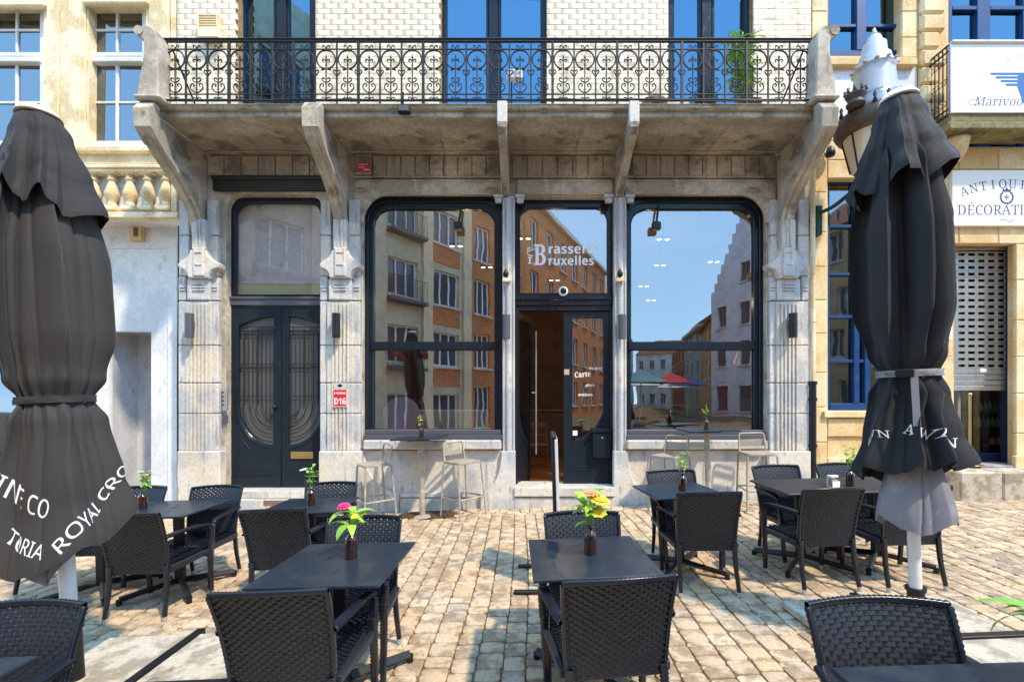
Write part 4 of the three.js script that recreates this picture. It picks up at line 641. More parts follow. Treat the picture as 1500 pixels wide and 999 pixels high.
  { const w = new THREE.Group(); w.name = 'window'; B.add(w); const e = 7.16; part('frame', [rectAt(1388, -50, 1396, 215, e, e + 0.1), rectAt(1433, -50, 1452, 215, e - 0.01, e + 0.1), rectAt(1584, -50, 1592, 215, e, e + 0.1), rectAt(1396.5, 8, 1432.5, 14, e, e + 0.09), rectAt(1452.5, 8, 1583.5, 14, e, e + 0.09), rectAt(1500, 14.5, 1510, 215, e, e + 0.09), rectAt(1500, -50, 1510, 7.5, e, e + 0.09)], M.blue, w);
    for (const [a, b, c, f] of [[1390, -50, 1442, 11], [1390, 11, 1442, 215], [1442, -50, 1505, 11], [1442, 11, 1505, 215], [1505, -50, 1590, 215]]) { const m = part('pane', new THREE.PlaneGeometry(fx(c, e) - fx(a, e), fy(b, e) - fy(f, e)), M.mirror, w); m.position.set(fx((a + c) / 2, e), fy((b + f) / 2, e), -e - 0.06); m.rotation.y = (r() - 0.5) * 0.016; } }
  // shop opening: roller shutter with punched slots, dark shop behind
  part('jamb', rectAt(1479, 350, 1492, 690, 7.182, 7.32), M.navy, B);
  part('reveal', [rectAt(1396, 350, 1478, 359, 7.182, 7.5, 0.004)], M.sandB, B);
  const sh = new THREE.Group(); sh.name = 'roller_shutter'; B.add(sh);
  { const e = 7.24, pitch = fy(0, e) - fy(9.6, e), X0 = fx(1396, e), X1 = fx(1480, e), s = new THREE.Shape(); rr(s, X0, 0, X1, pitch * 0.97); for (let k = 0; k < 5; k++) { const h = new THREE.Path(), c = X0 + 0.15 + k * 0.158; rr(h, c - 0.052, pitch * 0.30, c + 0.052, pitch * 0.72); s.holes.push(h); }
    const sg = flatUV(ext(s, e, e + 0.014, 0.003)); for (let i = 0; i < 18; i++) part('slat', sg, M.steel, sh, true).position.y = fy(368 + i * 9.6, e) - pitch;
    for (let i = 0; i < 4; i++) part('solid_slat', rectAt(1396, 541 + i * 8, 1480, 548.4 + i * 8, e, e + 0.016, 0.006), M.steel, sh); part('shutter_box', rectAt(1394, 352, 1481, 366, e - 0.02, e + 0.2, 0.01), M.steel, sh); part('shutter_label', rectAt(1437, 540, 1447, 545, e - 0.004, e - 0.001, 0.001), M.whitePaint, sh); }
  const fl = fy(672, 7.3);
  const room = new THREE.Group(); room.name = 'shop_room'; B.add(room); part('room_wall', boxAt(fx(1390, 7.5), fx(1560, 7.5), fl, 4.6, -9.3, -9.2, 0), M.darkRoom, room); part('room_wall', boxAt(fx(1388, 7.5), fx(1392, 7.5), fl, 4.6, -9.2, -7.31, 0), M.darkRoom, room); part('room_wall', boxAt(fx(1556, 7.5), fx(1560, 7.5), fl, 4.6, -9.2, -7.31, 0), M.darkRoom, room); part('room_ceiling', boxAt(fx(1388, 7.5), fx(1560, 7.5), 4.6, 4.7, -9.3, -7.5, 0), M.darkRoom, room); part('room_floor', boxAt(fx(1388, 7.5), fx(1560, 7.5), fl - 0.1, fl, -9.3, -7.5, 0), M.darkWall, room);
  part('shop_pane', rectAt(1397, 572, 1482, 676, 7.40, 7.405, 0.001), M.paneClear, B);
  part('shop_base', rectAt(1397, 664, 1482, 684, 7.34, 7.46, 0.01), M.navy, B);
  part('plinth', [rectAt(1489, 668, 1560, 690, 6.93, 6.996, 0.01)], M.sandB, B);
  rebase(B, fx(1500), 0, -7.06);
  // shelves and goods seen under the shutter
  const shelf = thing('bottle_shelf', 'dark shelf unit with rows of bottles behind the half lowered shutter', 'shelf'); for (const y of [604, 626, 652]) part('shelf_board', rectAt(1399, y, 1560, y + 1.6, 7.62, 7.95, 0.003), M.darkWall, shelf);
  part('shelf_back', rectAt(1399, 570, 1560, 672, 7.96, 7.98, 0.002), mat([0.20, 0.12, 0.07], 0.6, { map: T.wood }), shelf);
  const bo = rng(8), bcols = [[0.20, 0.42, 0.10], [0.10, 0.32, 0.10], [0.45, 0.50, 0.25], [0.06, 0.14, 0.40], [0.65, 0.60, 0.45]].map((c) => mat(c, 0.15));
  for (const [y, xs] of [[604, [1422, 1429, 1436, 1443, 1450, 1457, 1464, 1471]], [626, [1404, 1428, 1434, 1440, 1447, 1454, 1461, 1468, 1475]]]) for (const x of xs) { const h = 0.15 + 0.06 * bo(), m = part('bottle', lathe([[0, 0], [0.032, 0], [0.032, h * 0.6], [0.012, h * 0.78], [0.012, h], [0, h]], 10), bcols[Math.floor(bo() * 5)]); m.position.set(fx(x, 7.75), fy(y, 7.62) + 0.001, -7.74); tag(m, (y < 610 ? 'glass bottle on the upper shelf behind the half lowered shutter' : 'glass bottle on the middle shelf behind the half lowered shutter'), 'bottle', y < 610 ? 'bottles on the upper shelf' : 'bottles on the middle shelf'); }
  for (const x of [1452, 1460, 1469]) { const m = part('jar', lathe([[0, 0], [0.04, 0], [0.045, 0.03], [0.042, 0.08], [0.02, 0.10], [0.022, 0.12], [0, 0.125]], 12), mat([0.55, 0.25, 0.05], 0.4)); m.position.set(fx(x, 7.75), fy(652, 7.62) + 0.001, -7.72); tag(m, 'orange jar on the lowest shelf behind the shutter', 'jar', 'orange jars in the shop'); }
  // pavement step in front of the shop
  const stp = thing('shop_step', 'pale worn stone step in front of the antique shop', 'step'); for (let i = 0; i < 6; i++) { const x = fx(1398, 6.6) + i * 0.62; part('kerb_stone', boxAt(x + 0.004, x + 0.616, gy(7.5) - 0.1, fy(691, 6.55), -6.95, -6.5, 0.02), M.slab, stp); } part('step_top', boxAt(fx(1390, 6.98), fx(1398, 6.6) + 3.7, gy(7.5) - 0.1, fy(691, 6.55) + 0.03, -7.5, -6.951, 0.015), mat([0.34, 0.34, 0.36], 0.9, { map: T.paving }), stp);
  const sta = thing('brass_stanchion', 'slim brass barrier post in front of the shop window', 'post'); const sy = fy(691, 6.55) + 0.031, sxx = fx(1421, 7.0); part('post', rod([sxx, sy, -6.99], [sxx, fy(579, 7), -6.99], 0.016), M.brass, sta); part('finial', new THREE.SphereGeometry(0.028, 12, 8).translate(sxx, fy(578, 7), -6.99), M.brass, sta); part('foot', lathe([[0, 0], [0.15, 0], [0.15, 0.012], [0.03, 0.035], [0, 0.035]], 20).translate(sxx, sy, -6.99), M.brass, sta);
  const nt = canvasTex(128, 256, (x, w, h) => { x.fillStyle = '#f4f2ee'; x.fillRect(0, 0, w, h); x.fillStyle = '#4a4a50'; x.font = '30px sans-serif'; x.fillText('Livres', 14, 120); x.fillText('Vintg', 14, 170); x.fillText('Objets', 14, 220); });
  const n0 = fx(1374, 6.96), n1 = fx(1396, 6.96), m0 = fy(497, 6.96), m1 = fy(380, 6.96), nb = thing('notice_board', 'white notice panel with small lettering beside the roller shutter', 'sign'); part('board', panelUV(boxAt(n0, n1, m0, m1, -6.99, -6.96, 0.002), n0, n1, m0, m1), new THREE.MeshStandardMaterial({ map: nt, roughness: 0.5 }), nb, true);
}

// drainpipe between the houses
{
  const o = thing('drainpipe', 'drainpipe, cream above and dark iron below, between stone pier and sandstone house', 'pipe'), x = fx(1191, 6.9);
  part('upper_pipe', rod([x, fy(560, 6.9), -6.9], [x, fy(225, 6.9), -6.9], 0.036, 0.036, 12), M.cream, o); part('lower_pipe', rod([x, gy(x) - 0.05, -6.9], [x, fy(559, 6.9), -6.9], 0.05, 0.05, 12), M.blackMetal, o);
  for (const y of [561, 585, 653]) part('collar', rod([x, fy(y + 2.5, 6.9), -6.9], [x, fy(y - 2.5, 6.9), -6.9], 0.062, 0.062, 12), M.blackMetal, o); for (const y of [300, 400, 470]) part('clip', rod([x, fy(y + 2, 6.9), -6.9], [x, fy(y - 2, 6.9), -6.9], 0.043, 0.043, 12), M.cream, o);
}
// ---------------------------------------------------------------- the far side of the square, behind the photographer: it shows in the glass
function house(name, label, [xa, za], [xb, zb], o) {
  const B = thing(name, label, 'building', 'houses across the square'), L = Math.hypot(xb - xa, zb - za), g0 = gy((xa + xb) / 2) - 0.2, h = o.h, dep = o.dep ?? 7;
  // local frame: x along the facade, y up, the facade looks along +z
  const wallG = new THREE.Shape(); rr(wallG, 0, 0, L, h); if (o.gable) { wallG.holes = []; }
  const wn = o.windows; // {cols, rows:[[y0,y1]], w, mull, arch}
  const body = o.gable ? (() => { const s = new THREE.Shape(), n = 8, ap = o.gable; s.moveTo(0, 0); s.lineTo(L, 0); s.lineTo(L, h); for (let i = 0; i < n; i++) { const t = (i + 1) / n; s.lineTo(L - i * (L / 2 - 0.5) / n, h + (ap - h) * t); s.lineTo(L - (i + 1) * (L / 2 - 0.5) / n, h + (ap - h) * t); } s.lineTo(L / 2 + 0.5, ap + 0.9); s.lineTo(L / 2 - 0.5, ap + 0.9); for (let i = n - 1; i >= 0; i--) { const t = (i + 1) / n; s.lineTo((i + 1) * (L / 2 - 0.5) / n, h + (ap - h) * t); s.lineTo(i * (L / 2 - 0.5) / n, h + (ap - h) * t); } s.lineTo(0, h); s.closePath(); return s; })() : wallG;
  const spots = []; if (wn) wn.rows.forEach(([y0, y1], ri) => { const cols = wn.colsOf ? wn.colsOf[ri] : wn.cols; for (let i = 0; i < cols; i++) { const c = L * (i + 0.5) / cols, w = wn.wOf ? wn.wOf[ri] : wn.w; const p = new THREE.Path(); rr(p, c - w / 2, y0, c + w / 2, y1); body.holes.push(p); spots.push([c, w, y0, y1]); } });
  part('wall', flatUV(new THREE.ExtrudeGeometry(body, { depth: 0.4, bevelEnabled: false }).translate(0, 0, -0.4)), o.mat, B, true);
  part('side_wall', [boxAt(0.01, 0.3, 0, h - 0.02, -dep, -0.41, 0), boxAt(L - 0.3, L - 0.01, 0, h - 0.02, -dep, -0.41, 0), boxAt(0.31, L - 0.31, 0, h - 0.02, -dep, -dep + 0.3, 0)], o.mat, B);
  if (o.gable) { const s = poly([[0, h], [L, h], [L / 2, o.gable]]); part('roof', new THREE.ExtrudeGeometry(s, { depth: dep, bevelEnabled: false }).translate(0, 0.05, -dep - 0.4), M.farRoof, B); }
  else if (o.roof) { const s = poly([[-0.3, h], [dep * 0.5, h + o.roof], [dep, h]]), g = new THREE.ExtrudeGeometry(s, { depth: L, bevelEnabled: false }).rotateY(Math.PI / 2).translate(0, 0.01, 0); part('roof', g, M.farRoof, B); }
  else part('roof', boxAt(0, L, h + 0.001, h + 0.2, -dep, -0.41, 0), M.stone, B);
  if (o.cornice) part('cornice', boxAt(-0.05, L + 0.05, h - 0.35, h - 0.02, 0.001, 0.35, 0.03), M.farTrim, B);
  spots.forEach(([c, w, y0, y1]) => { const W = new THREE.Group(); W.name = 'window'; B.add(W); const z = -0.16, n = wn.mull ?? 2, fr = [boxAt(c - w / 2, c - w / 2 + 0.07, y0, y1, z - 0.06, z, 0), boxAt(c + w / 2 - 0.07, c + w / 2, y0, y1, z - 0.06, z, 0), boxAt(c - w / 2 + 0.071, c + w / 2 - 0.071, y1 - 0.07, y1, z - 0.06, z, 0), boxAt(c - w / 2 + 0.071, c + w / 2 - 0.071, y0, y0 + 0.07, z - 0.06, z, 0)]; for (let i = 1; i < n; i++) { const x = c - w / 2 + w * i / n; fr.push(boxAt(x - 0.04, x + 0.04, y0 + 0.071, y1 - 0.071, z - 0.055, z - 0.005, 0)); } part('frame', fr, wn.frame ?? M.farTrim, W); part('pane', boxAt(c - w / 2, c + w / 2, y0, y1, z - 0.09, z - 0.065, 0), M.farGlass, W); part('sill', boxAt(c - w / 2 - 0.1, c + w / 2 + 0.1, y0 - 0.12, y0 - 0.001, -0.15, 0.12, 0), M.farTrim, W); });
  B.position.set(xb, g0, zb); B.rotation.y = Math.atan2(-(za - zb), xa - xb); // x runs from b to a so that the facade looks at the terrace
  return [B, L, spots];
}
M.farRoof = mat([0.30, 0.09, 0.045], 0.85, { map: T.sand }); M.farTrim = mat([0.62, 0.57, 0.48], 0.8); M.farGlass = mat([0.10, 0.13, 0.15], 0.08, { metalness: 0.4 });
M.farBeige = mat([0.86, 0.68, 0.45], 0.9, { map: T.plaster }); M.farOrange = mat([0.70, 0.27, 0.10], 0.9, { map: T.farbrick }); M.farBrick = mat([0.40, 0.15, 0.07], 0.9, { map: T.farbrick }); M.farWhite = mat([0.74, 0.73, 0.72], 0.9, { map: T.plaster }); M.farSand = mat([0.55, 0.43, 0.29], 0.9, { map: T.sand }); M.farGreen = mat([0.36, 0.42, 0.38], 0.9, { map: T.plaster }); M.farDark = mat([0.10, 0.11, 0.12], 0.8);
{
  const rows = (n, first, step, hh) => Array.from({ length: n }, (_, i) => [first + i * step, first + i * step + hh]);
  const [A, LA, spA] = house('beige_apartments', 'beige apartment block with brick panels and flower balconies', [-9.6, 0.9], [-3.2, 9.8], { h: 16.5, mat: M.farBeige, windows: { cols: 4, rows: [[0.4, 2.3], ...rows(4, 3.7, 3.05, 1.7)], w: 1.75, mull: 3, frame: M.whitePaint } });
  const fl = rng(3); for (let i = 0; i < 4; i++) for (let k = 0; k < 4; k++) { const c = LA * (i + 0.5) / 4, y = 3.7 + k * 3.05; if (i % 2 === 0) part('brick_panel', boxAt(c - 0.9, c + 0.9, y - 1.0, y - 0.13, 0.001, 0.05, 0), M.farOrange, A); else { const g = [boxAt(c - 1.05, c + 1.05, y - 0.35, y - 0.2, 0.001, 0.55, 0)]; for (let b = 0; b < 15; b++) g.push(bar([c - 1 + b * 0.143, y - 0.2, 0.5], [c - 1 + b * 0.143, y + 0.75, 0.5], 0.02, 0.02)); g.push(bar([c - 1.02, y + 0.75, 0.5], [c + 1.02, y + 0.75, 0.5], 0.03, 0.03)); part('balcony', g, M.farDark, A); } }
  for (let i = 0; i <= 4; i++) part('pier_strip', boxAt(LA * i / 4 - 0.3, LA * i / 4 + 0.3, 0, 16.4, 0.001, 0.18, 0), M.farBeige, A);
  const flw = []; for (let k = 0; k < 160; k++) flw.push(new THREE.IcosahedronGeometry(0.05 + 0.05 * fl(), 0).translate(LA * 1.5 / 4 - 0.95 + 1.9 * fl(), 3.75 + 0.5 * fl() * fl() + 0.2, 0.45 + 0.2 * fl())); const fw = part('balcony_flowers', flw, mat([0.30, 0.06, 0.035], 0.8), A); fw.userData.kind = 'stuff';
  house('orange_brick_house', 'orange brick house with tall white casements next to the beige apartments', [-3.2, 9.8], [0, 13.8], { h: 15.2, mat: M.farOrange, roof: 3, cornice: true, windows: { cols: 2, rows: [[0.3, 2.6], ...rows(4, 3.6, 2.95, 1.9)], w: 1.25, mull: 3, frame: M.whitePaint } });
  house('brick_corner_house', 'long orange brick house with a steep red roof', [0, 13.8], [8.1, 31.8], { h: 14.6, mat: M.farOrange, roof: 4, cornice: true, windows: { cols: 7, rows: rows(4, 1.2, 3.4, 2.0), w: 1.3, mull: 2, frame: M.whitePaint } });
  house('cream_terrace_house', 'low cream terrace house beyond the brick houses', [8.1, 31.8], [12.6, 44], { h: 10, mat: M.farSand, roof: 3, cornice: true, windows: { cols: 5, rows: rows(3, 1, 3.1, 1.9), w: 1.1 } });
  house('grey_terrace_house', 'grey terrace house at the far end of the street', [12.6, 44], [19, 66], { h: 11, mat: M.farGreen, roof: 3, cornice: true, windows: { cols: 7, rows: rows(3, 1, 3.2, 1.9), w: 1.1 } });
  house('gable_house', 'white stepped gable house with small dark windows', [15.4, 23.4], [18.0, 17.2], { h: 9.6, gable: 15.2, mat: M.farWhite, dep: 9, windows: { colsOf: [3, 3, 3, 1], wOf: [1.2, 0.9, 0.9, 0.9], rows: [[0.6, 2.6], [4.2, 6.0], [7.3, 9.0], [10.6, 12.0]], mull: 2, frame: M.farDark } });
  house('orange_roof_house', 'sandy house with an orange roof beside the stepped gable', [17.4, 31.2], [15.6, 23.6], { h: 8.2, mat: M.farSand, roof: 3.4, windows: { cols: 3, rows: rows(2, 3.4, 2.7, 1.7), w: 0.9 } });
  house('pale_green_house', 'pale green narrow house down the street', [19.5, 41.5], [17.6, 31.5], { h: 9.2, mat: M.farGreen, roof: 2.4, cornice: true, windows: { cols: 3, rows: rows(3, 0.8, 3, 1.8), w: 1 } });
  house('brick_street_house', 'dark brick house with a flat roof down the street', [22, 54], [19.7, 42], { h: 8.4, mat: M.farBrick, windows: { cols: 4, rows: rows(3, 0.8, 2.8, 1.7), w: 1.1 } });
  house('end_house', 'pale house closing the view at the end of the street', [20, 68], [26, 62], { h: 9.5, mat: M.farWhite, roof: 2.5, windows: { cols: 4, rows: rows(3, 0.8, 3, 1.7), w: 0.9 } });
  house('far_right_house', 'tall sandy house standing right of the stepped gable', [18.2, 16.8], [20, 6], { h: 12, mat: M.farSand, roof: 3, windows: { cols: 4, rows: rows(4, 0.8, 2.9, 1.8), w: 1.1 } });
}
{ // open cafe parasols further down the square
  const spots = [[6.4, 11, [0.10, 0.24, 0.25], 'teal'], [9.2, 14.5, [0.48, 0.03, 0.03], 'red'], [8.6, 19.5, [0.75, 0.70, 0.58], 'cream'], [12.2, 20, [0.06, 0.12, 0.30], 'blue'], [13.4, 27, [0.70, 0.64, 0.50], 'sand coloured']];
  for (const [x, z, c, n] of spots) { const o = thing('open_parasol', 'open ' + n + ' cafe parasol across the square', 'parasol', 'open parasols across the square'); part('canopy', new THREE.ConeGeometry(1.7, 0.7, 4, 1, true).rotateY(Math.PI / 4).translate(0, 2.75, 0), mat(c, 0.9, { side: THREE.DoubleSide }), o); part('pole', rod([0, 0, 0], [0, 3.15, 0], 0.03), M.farTrim, o); part('base', boxAt(-0.3, 0.3, 0, 0.1, -0.3, 0.3, 0.01), M.farDark, o); o.position.set(x, gy(x), z); }
}
// ---------------------------------------------------------------- woven armchairs
// ribbons woven over and under hidden stakes; S(u, v) gives a point, Nn(u, v) its normal
function weave(S, Nn, rows, periods, amp = 0.0058, seg = 6) {
  const P = [], I = [], U = []; const n = periods * seg; let base = 0; const eps = 0.46 / rows;
  for (let r = 0; r < rows; r++) {
    const vc = (r + 0.5 + 0.12 * Math.sin(r * 12.9)) / rows, ph = 0.25 * Math.sin(r * 7.7);
    for (let j = 0; j <= n; j++) {
      const u = j / n, w = Math.sin(2 * Math.PI * periods * u + Math.PI * r + ph);
      for (let k = -1; k <= 1; k++) { const v = vc + k * eps * 1.04, p = S(u, v), nn = Nn(u, v), off = amp * w + (k === 0 ? 0.0022 : -0.0004) * (w > -0.2 ? 1 : 0.6); P.push(p.x + nn.x * off, p.y + nn.y * off, p.z + nn.z * off); U.push(u, v); }
    }
    for (let j = 0; j < n; j++) for (let k = 0; k < 2; k++) { const a = base + j * 3 + k, b = a + 1, c = a + 3, d = c + 1; I.push(a, c, b, b, c, d); }
    base += (n + 1) * 3;
  }
  const g = new THREE.BufferGeometry(); g.setAttribute('position', new THREE.Float32BufferAttribute(P, 3)); g.setAttribute('uv', new THREE.Float32BufferAttribute(U, 2)); g.setIndex(I); g.computeVertexNormals(); return g.toNonIndexed();
}
// bar wrapped in wicker: a rounded rectangular section swept along points, swelling at each turn of the strand
function wrapped(pts, w, h, upV = [0, 1, 0], w1 = w, h1 = h) {
  const c = new THREE.CatmullRomCurve3(pts.map((p) => V3(...p)), false, 'catmullrom', 0.35), L = c.getLength(), n = Math.round(L / 0.0098), P = [], I = [], m = 8;
  for (let i = 0; i <= n; i++) {
    const t = i / n, p = c.getPointAt(t), tan = c.getTangentAt(t); let a = V3(...upV).cross(tan); if (a.lengthSq() < 1e-4) a = V3(0, 0, 1).cross(tan); a.normalize(); const b = tan.clone().cross(a).normalize(), s = 1 + (i % 2 ? 0.13 : -0.12), ww = lerp(w, w1, t) / 2 * s, hh = lerp(h, h1, t) / 2 * s;
    for (let k = 0; k < m; k++) { const q = k / m * Math.PI * 2 + Math.PI / 8, cs = Math.cos(q), sn = Math.sin(q), e = (x) => Math.sign(x) * Math.pow(Math.abs(x), 0.6); P.push(p.x + a.x * e(cs) * ww + b.x * e(sn) * hh, p.y + a.y * e(cs) * ww + b.y * e(sn) * hh, p.z + a.z * e(cs) * ww + b.z * e(sn) * hh); }
  }
  for (let i = 0; i < n; i++) for (let k = 0; k < m; k++) { const a = i * m + k, b = i * m + (k + 1) % m; I.push(a, a + m, b, b, a + m, b + m); }
  const g = new THREE.BufferGeometry(); g.setAttribute('position', new THREE.Float32BufferAttribute(P, 3)); g.setIndex(I); g.computeVertexNormals(); return flatUV(g);
}
function makeChair() { // front towards -z, back towards +z, on the ground
  const o = thing('wicker_armchair', 'x', 'chair', 'woven armchairs on the terrace');
  const backS = (u, v) => { const hw = lerp(0.232, 0.255, v), x = (u - 0.5) * 2 * hw, y = lerp(0.37, 0.855, v) - 0.010 * Math.pow(2 * u - 1, 2) * v, z = 0.205 + 0.085 * v * v + 0.02 * v + 0.035 * (1 - Math.pow(2 * u - 1, 2)) * (0.35 + 0.65 * v); return V3(x, y, z); };
  const nrm = (S) => (u, v) => { const e = 0.01, a = S(Math.min(1, u + e), v).sub(S(Math.max(0, u - e), v)), b = S(u, Math.min(1, v + e)).sub(S(u, Math.max(0, v - e))); return a.cross(b).normalize(); };
  part('backrest', weave(backS, nrm(backS), 30, 11), M.wicker, o, true);
  const sheet = (S, off, nu = 10, nv = 8) => { const g = new THREE.PlaneGeometry(1, 1, nu, nv), p = g.attributes.position, N = nrm(S); for (let i = 0; i < p.count; i++) { const u = p.getX(i) + 0.5, v = p.getY(i) + 0.5, q = S(u, v).addScaledVector(N(u, v), off); p.setXYZ(i, q.x, q.y, q.z); } g.computeVertexNormals(); return g; };
  part('back_core', sheet(backS, 0), M.wickerDark, o);
  const edge = []; for (let i = 0; i <= 8; i++) { const q = backS(0.004, i / 8); edge.push([q.x, q.y, q.z]); } const edge2 = edge.map(([x, y, z]) => [-x, y, z]), top = []; for (let i = 0; i <= 10; i++) { const q = backS(i / 10, 1); top.push([q.x, q.y + 0.004, q.z]); }
  part('back_rim', merge([wrapped(edge, 0.020, 0.028, [0, 0, 1]), wrapped(edge2, 0.020, 0.028, [0, 0, 1]), wrapped(top, 0.022, 0.028)]), M.wicker, o, true);
  const seatS = (u, v) => { const x = (u - 0.5) * 2 * 0.238, t = v * 0.54, L = 0.43; if (t < L) return V3(x, 0.43 - 0.012 * Math.sin(Math.PI * u) * Math.sin(Math.PI * t / L), 0.215 - t); const a = (t - L) / 0.11; return V3(x, 0.43 - 0.075 * a * a - 0.02 * a, 0.215 - L - 0.035 * Math.sin(a * Math.PI / 2)); };
  part('seat', weave(seatS, nrm(seatS), 32, 10, 0.0052, 5), M.wicker, o, true); part('seat_core', [sheet(seatS, -0.006, 4, 12), boxAt(-0.235, 0.235, 0.35, 0.415, -0.21, 0.2, 0.01)], M.wickerDark, o);
  for (const k of [-1, 1]) {
    part('arm', wrapped([[k * 0.245, 0.655, 0.25], [k * 0.268, 0.66, 0.12], [k * 0.282, 0.655, -0.06], [k * 0.284, 0.635, -0.17], [k * 0.282, 0.58, -0.205], [k * 0.278, 0.46, -0.212]], 0.05, 0.026, [0, 1, 0.6]), M.wicker, o, true);
    part('front_leg', wrapped([[k * 0.278, 0.49, -0.212], [k * 0.272, 0.25, -0.222], [k * 0.266, 0.035, -0.236]], 0.044, 0.040, [0, 0, 1], 0.034, 0.032), M.wicker, o, true);
    part('rear_leg', wrapped([[k * 0.222, 0.42, 0.212], [k * 0.226, 0.22, 0.225], [k * 0.232, 0.035, 0.258]], 0.040, 0.036, [0, 0, 1], 0.030, 0.030), M.wicker, o, true);
    for (const [x, z] of [[k * 0.266, -0.238], [k * 0.232, 0.26]]) part('foot_cap', rod([x, 0.0, z], [x, 0.036, z], 0.017, 0.018, 10), M.glide, o);
    part('side_rail', bar([k * 0.245, 0.395, 0.2], [k * 0.272, 0.395, -0.21], 0.03, 0.04), M.wickerDark, o);
  }
  return o;
}
const chair0 = makeChair(); let chairUsed = false;
function chair(px, py, turn, label, dx = 0) { // px, py: middle of the top of the backrest
  const [x, z] = onGround(px, py, 0.86), c = chairUsed ? copy(chair0, label) : chair0; chairUsed = true; c.userData.label = label;
  const off = V3(0, 0, 0.33).applyAxisAngle(V3(0, 1, 0), turn); place(c, x - off.x + dx, z - off.z, turn);
}
const PI = Math.PI;
chair(397, 868, 0.02, 'black woven armchair with its back to the table that has the pink flower');
chair(540, 757, PI + 0.02, 'black woven armchair facing the table that has the pink flower');
chair(919, 849, 0.09, 'black woven armchair with its back to the open terrace at the yellow flower table');
chair(857, 750, PI - 0.02, 'black woven armchair behind the yellow flower table, backed towards the entrance');
chair(1045, 722, -0.06, 'black woven armchair drawn up to the table with a single white flower');
chair(985, 689, PI + 0.06, 'black woven armchair between the white flower table and the bar table');
chair(1229, 716, 0.05, 'black woven armchair at the long table, left of the grey lined parasol');
chair(1138, 682, PI + 0.05, 'black woven armchair at the long table, backed towards the beige bar stool');
chair(1232, 679, PI, 'black woven armchair at the long table, backed towards the sandstone house');
chair(1356, 713, 0.0, 'black woven armchair behind the white pole of the grey lined parasol');
chair(401, 747, 0.03, 'black woven armchair at the small table near the dark double door, back to the square');
chair(490, 707, PI + 0.03, 'black woven armchair at the small table, backed towards the red house number sign');
chair(185, 754, 0.02, 'black woven armchair beside the lettered parasol at the long table by the white wall');
chair(323, 712, PI + 0.02, 'black woven armchair at the long table, backed towards the fluted pier');
chair(213, 713, PI, 'black woven armchair at the long table, backed towards the white wall');
chair(46, 738, 0.0, 'black woven armchair half hidden behind the lettered parasol');
chair(47, 884, PI + 0.03, 'black woven armchair in front of the lettered parasol, facing a bare table corner');
chair(1291, 879, PI - 0.05, 'black woven armchair in front of the grey lined parasol, facing a bare table');

// ---------------------------------------------------------------- tables
function makeTable(label, w, dpt, matTop, columns = [0]) {
  const o = thing('terrace_table', label, 'table', 'black tables of the terrace');
  part('table_top', cbox(w, 0.018, dpt, 0.004).translate(0, 0.741, 0), matTop, o); part('top_frame', [boxAt(-w * 0.35, w * 0.35, 0.70, 0.731, -0.025, 0.025), boxAt(-0.025, 0.025, 0.70, 0.7305, -dpt * 0.38, dpt * 0.38)], M.blackMetal, o);
  for (const c of columns) {
    part('column', [boxAt(c - 0.04, c + 0.04, 0.06, 0.70, -0.025, 0.025, 0.006)], M.blackMetal, o);
    const a = 0.30; for (const [k, l] of [[1, 1], [-1, 1], [1, -1], [-1, -1]]) part('base_foot', [bar([c + k * 0.03, 0.085, l * 0.02], [c + k * a, 0.045, l * a], 0.05, 0.028), rod([c + k * a, 0, l * a], [c + k * a, 0.045, l * a], 0.022, 0.022, 10)], M.blackMetal, o);
  }
  return o;
}
const put = (o, x, d, turn = 0) => place(o, x, -d, turn);
put(makeTable('square black table with the pink flower in a brown bottle', 0.69, 0.69, M.tableTop), -1.045, 2.61, -0.02);
put(makeTable('square black table with the yellow flower bunch in a brown bottle', 0.66, 0.66, M.tableTop), 0.38, 2.6, 0.03);
put(makeTable('small black table near the dark double door with a white bud in a bottle', 0.68, 0.6, M.tableTop), -1.94, 4.14, 0);
put(makeTable('long black table beside the white wall with a card holder on it', 1.30, 0.68, M.tableTop, [-0.36, 0.36]), -3.53, 4.18, 0.0);
put(makeTable('square black table with a white flower between two woven armchairs', 0.66, 0.66, M.tableTop), 1.46, 4.3, 0.10);
put(makeTable('long dark brown table beside the grey lined parasol', 1.32, 0.70, mat([0.045, 0.040, 0.036], 0.5, { map: T.dust }), [-0.36, 0.36]), 2.99, 4.34, 0.0);
put(makeTable('black table corner in front of the lettered parasol', 0.69, 0.69, M.tableTop), -2.135, 1.345, 0.02);
put(makeTable('black table in front of the grey lined parasol with broad green leaves', 0.69, 0.69, M.tableTop), 1.36, 1.135, 0.0);

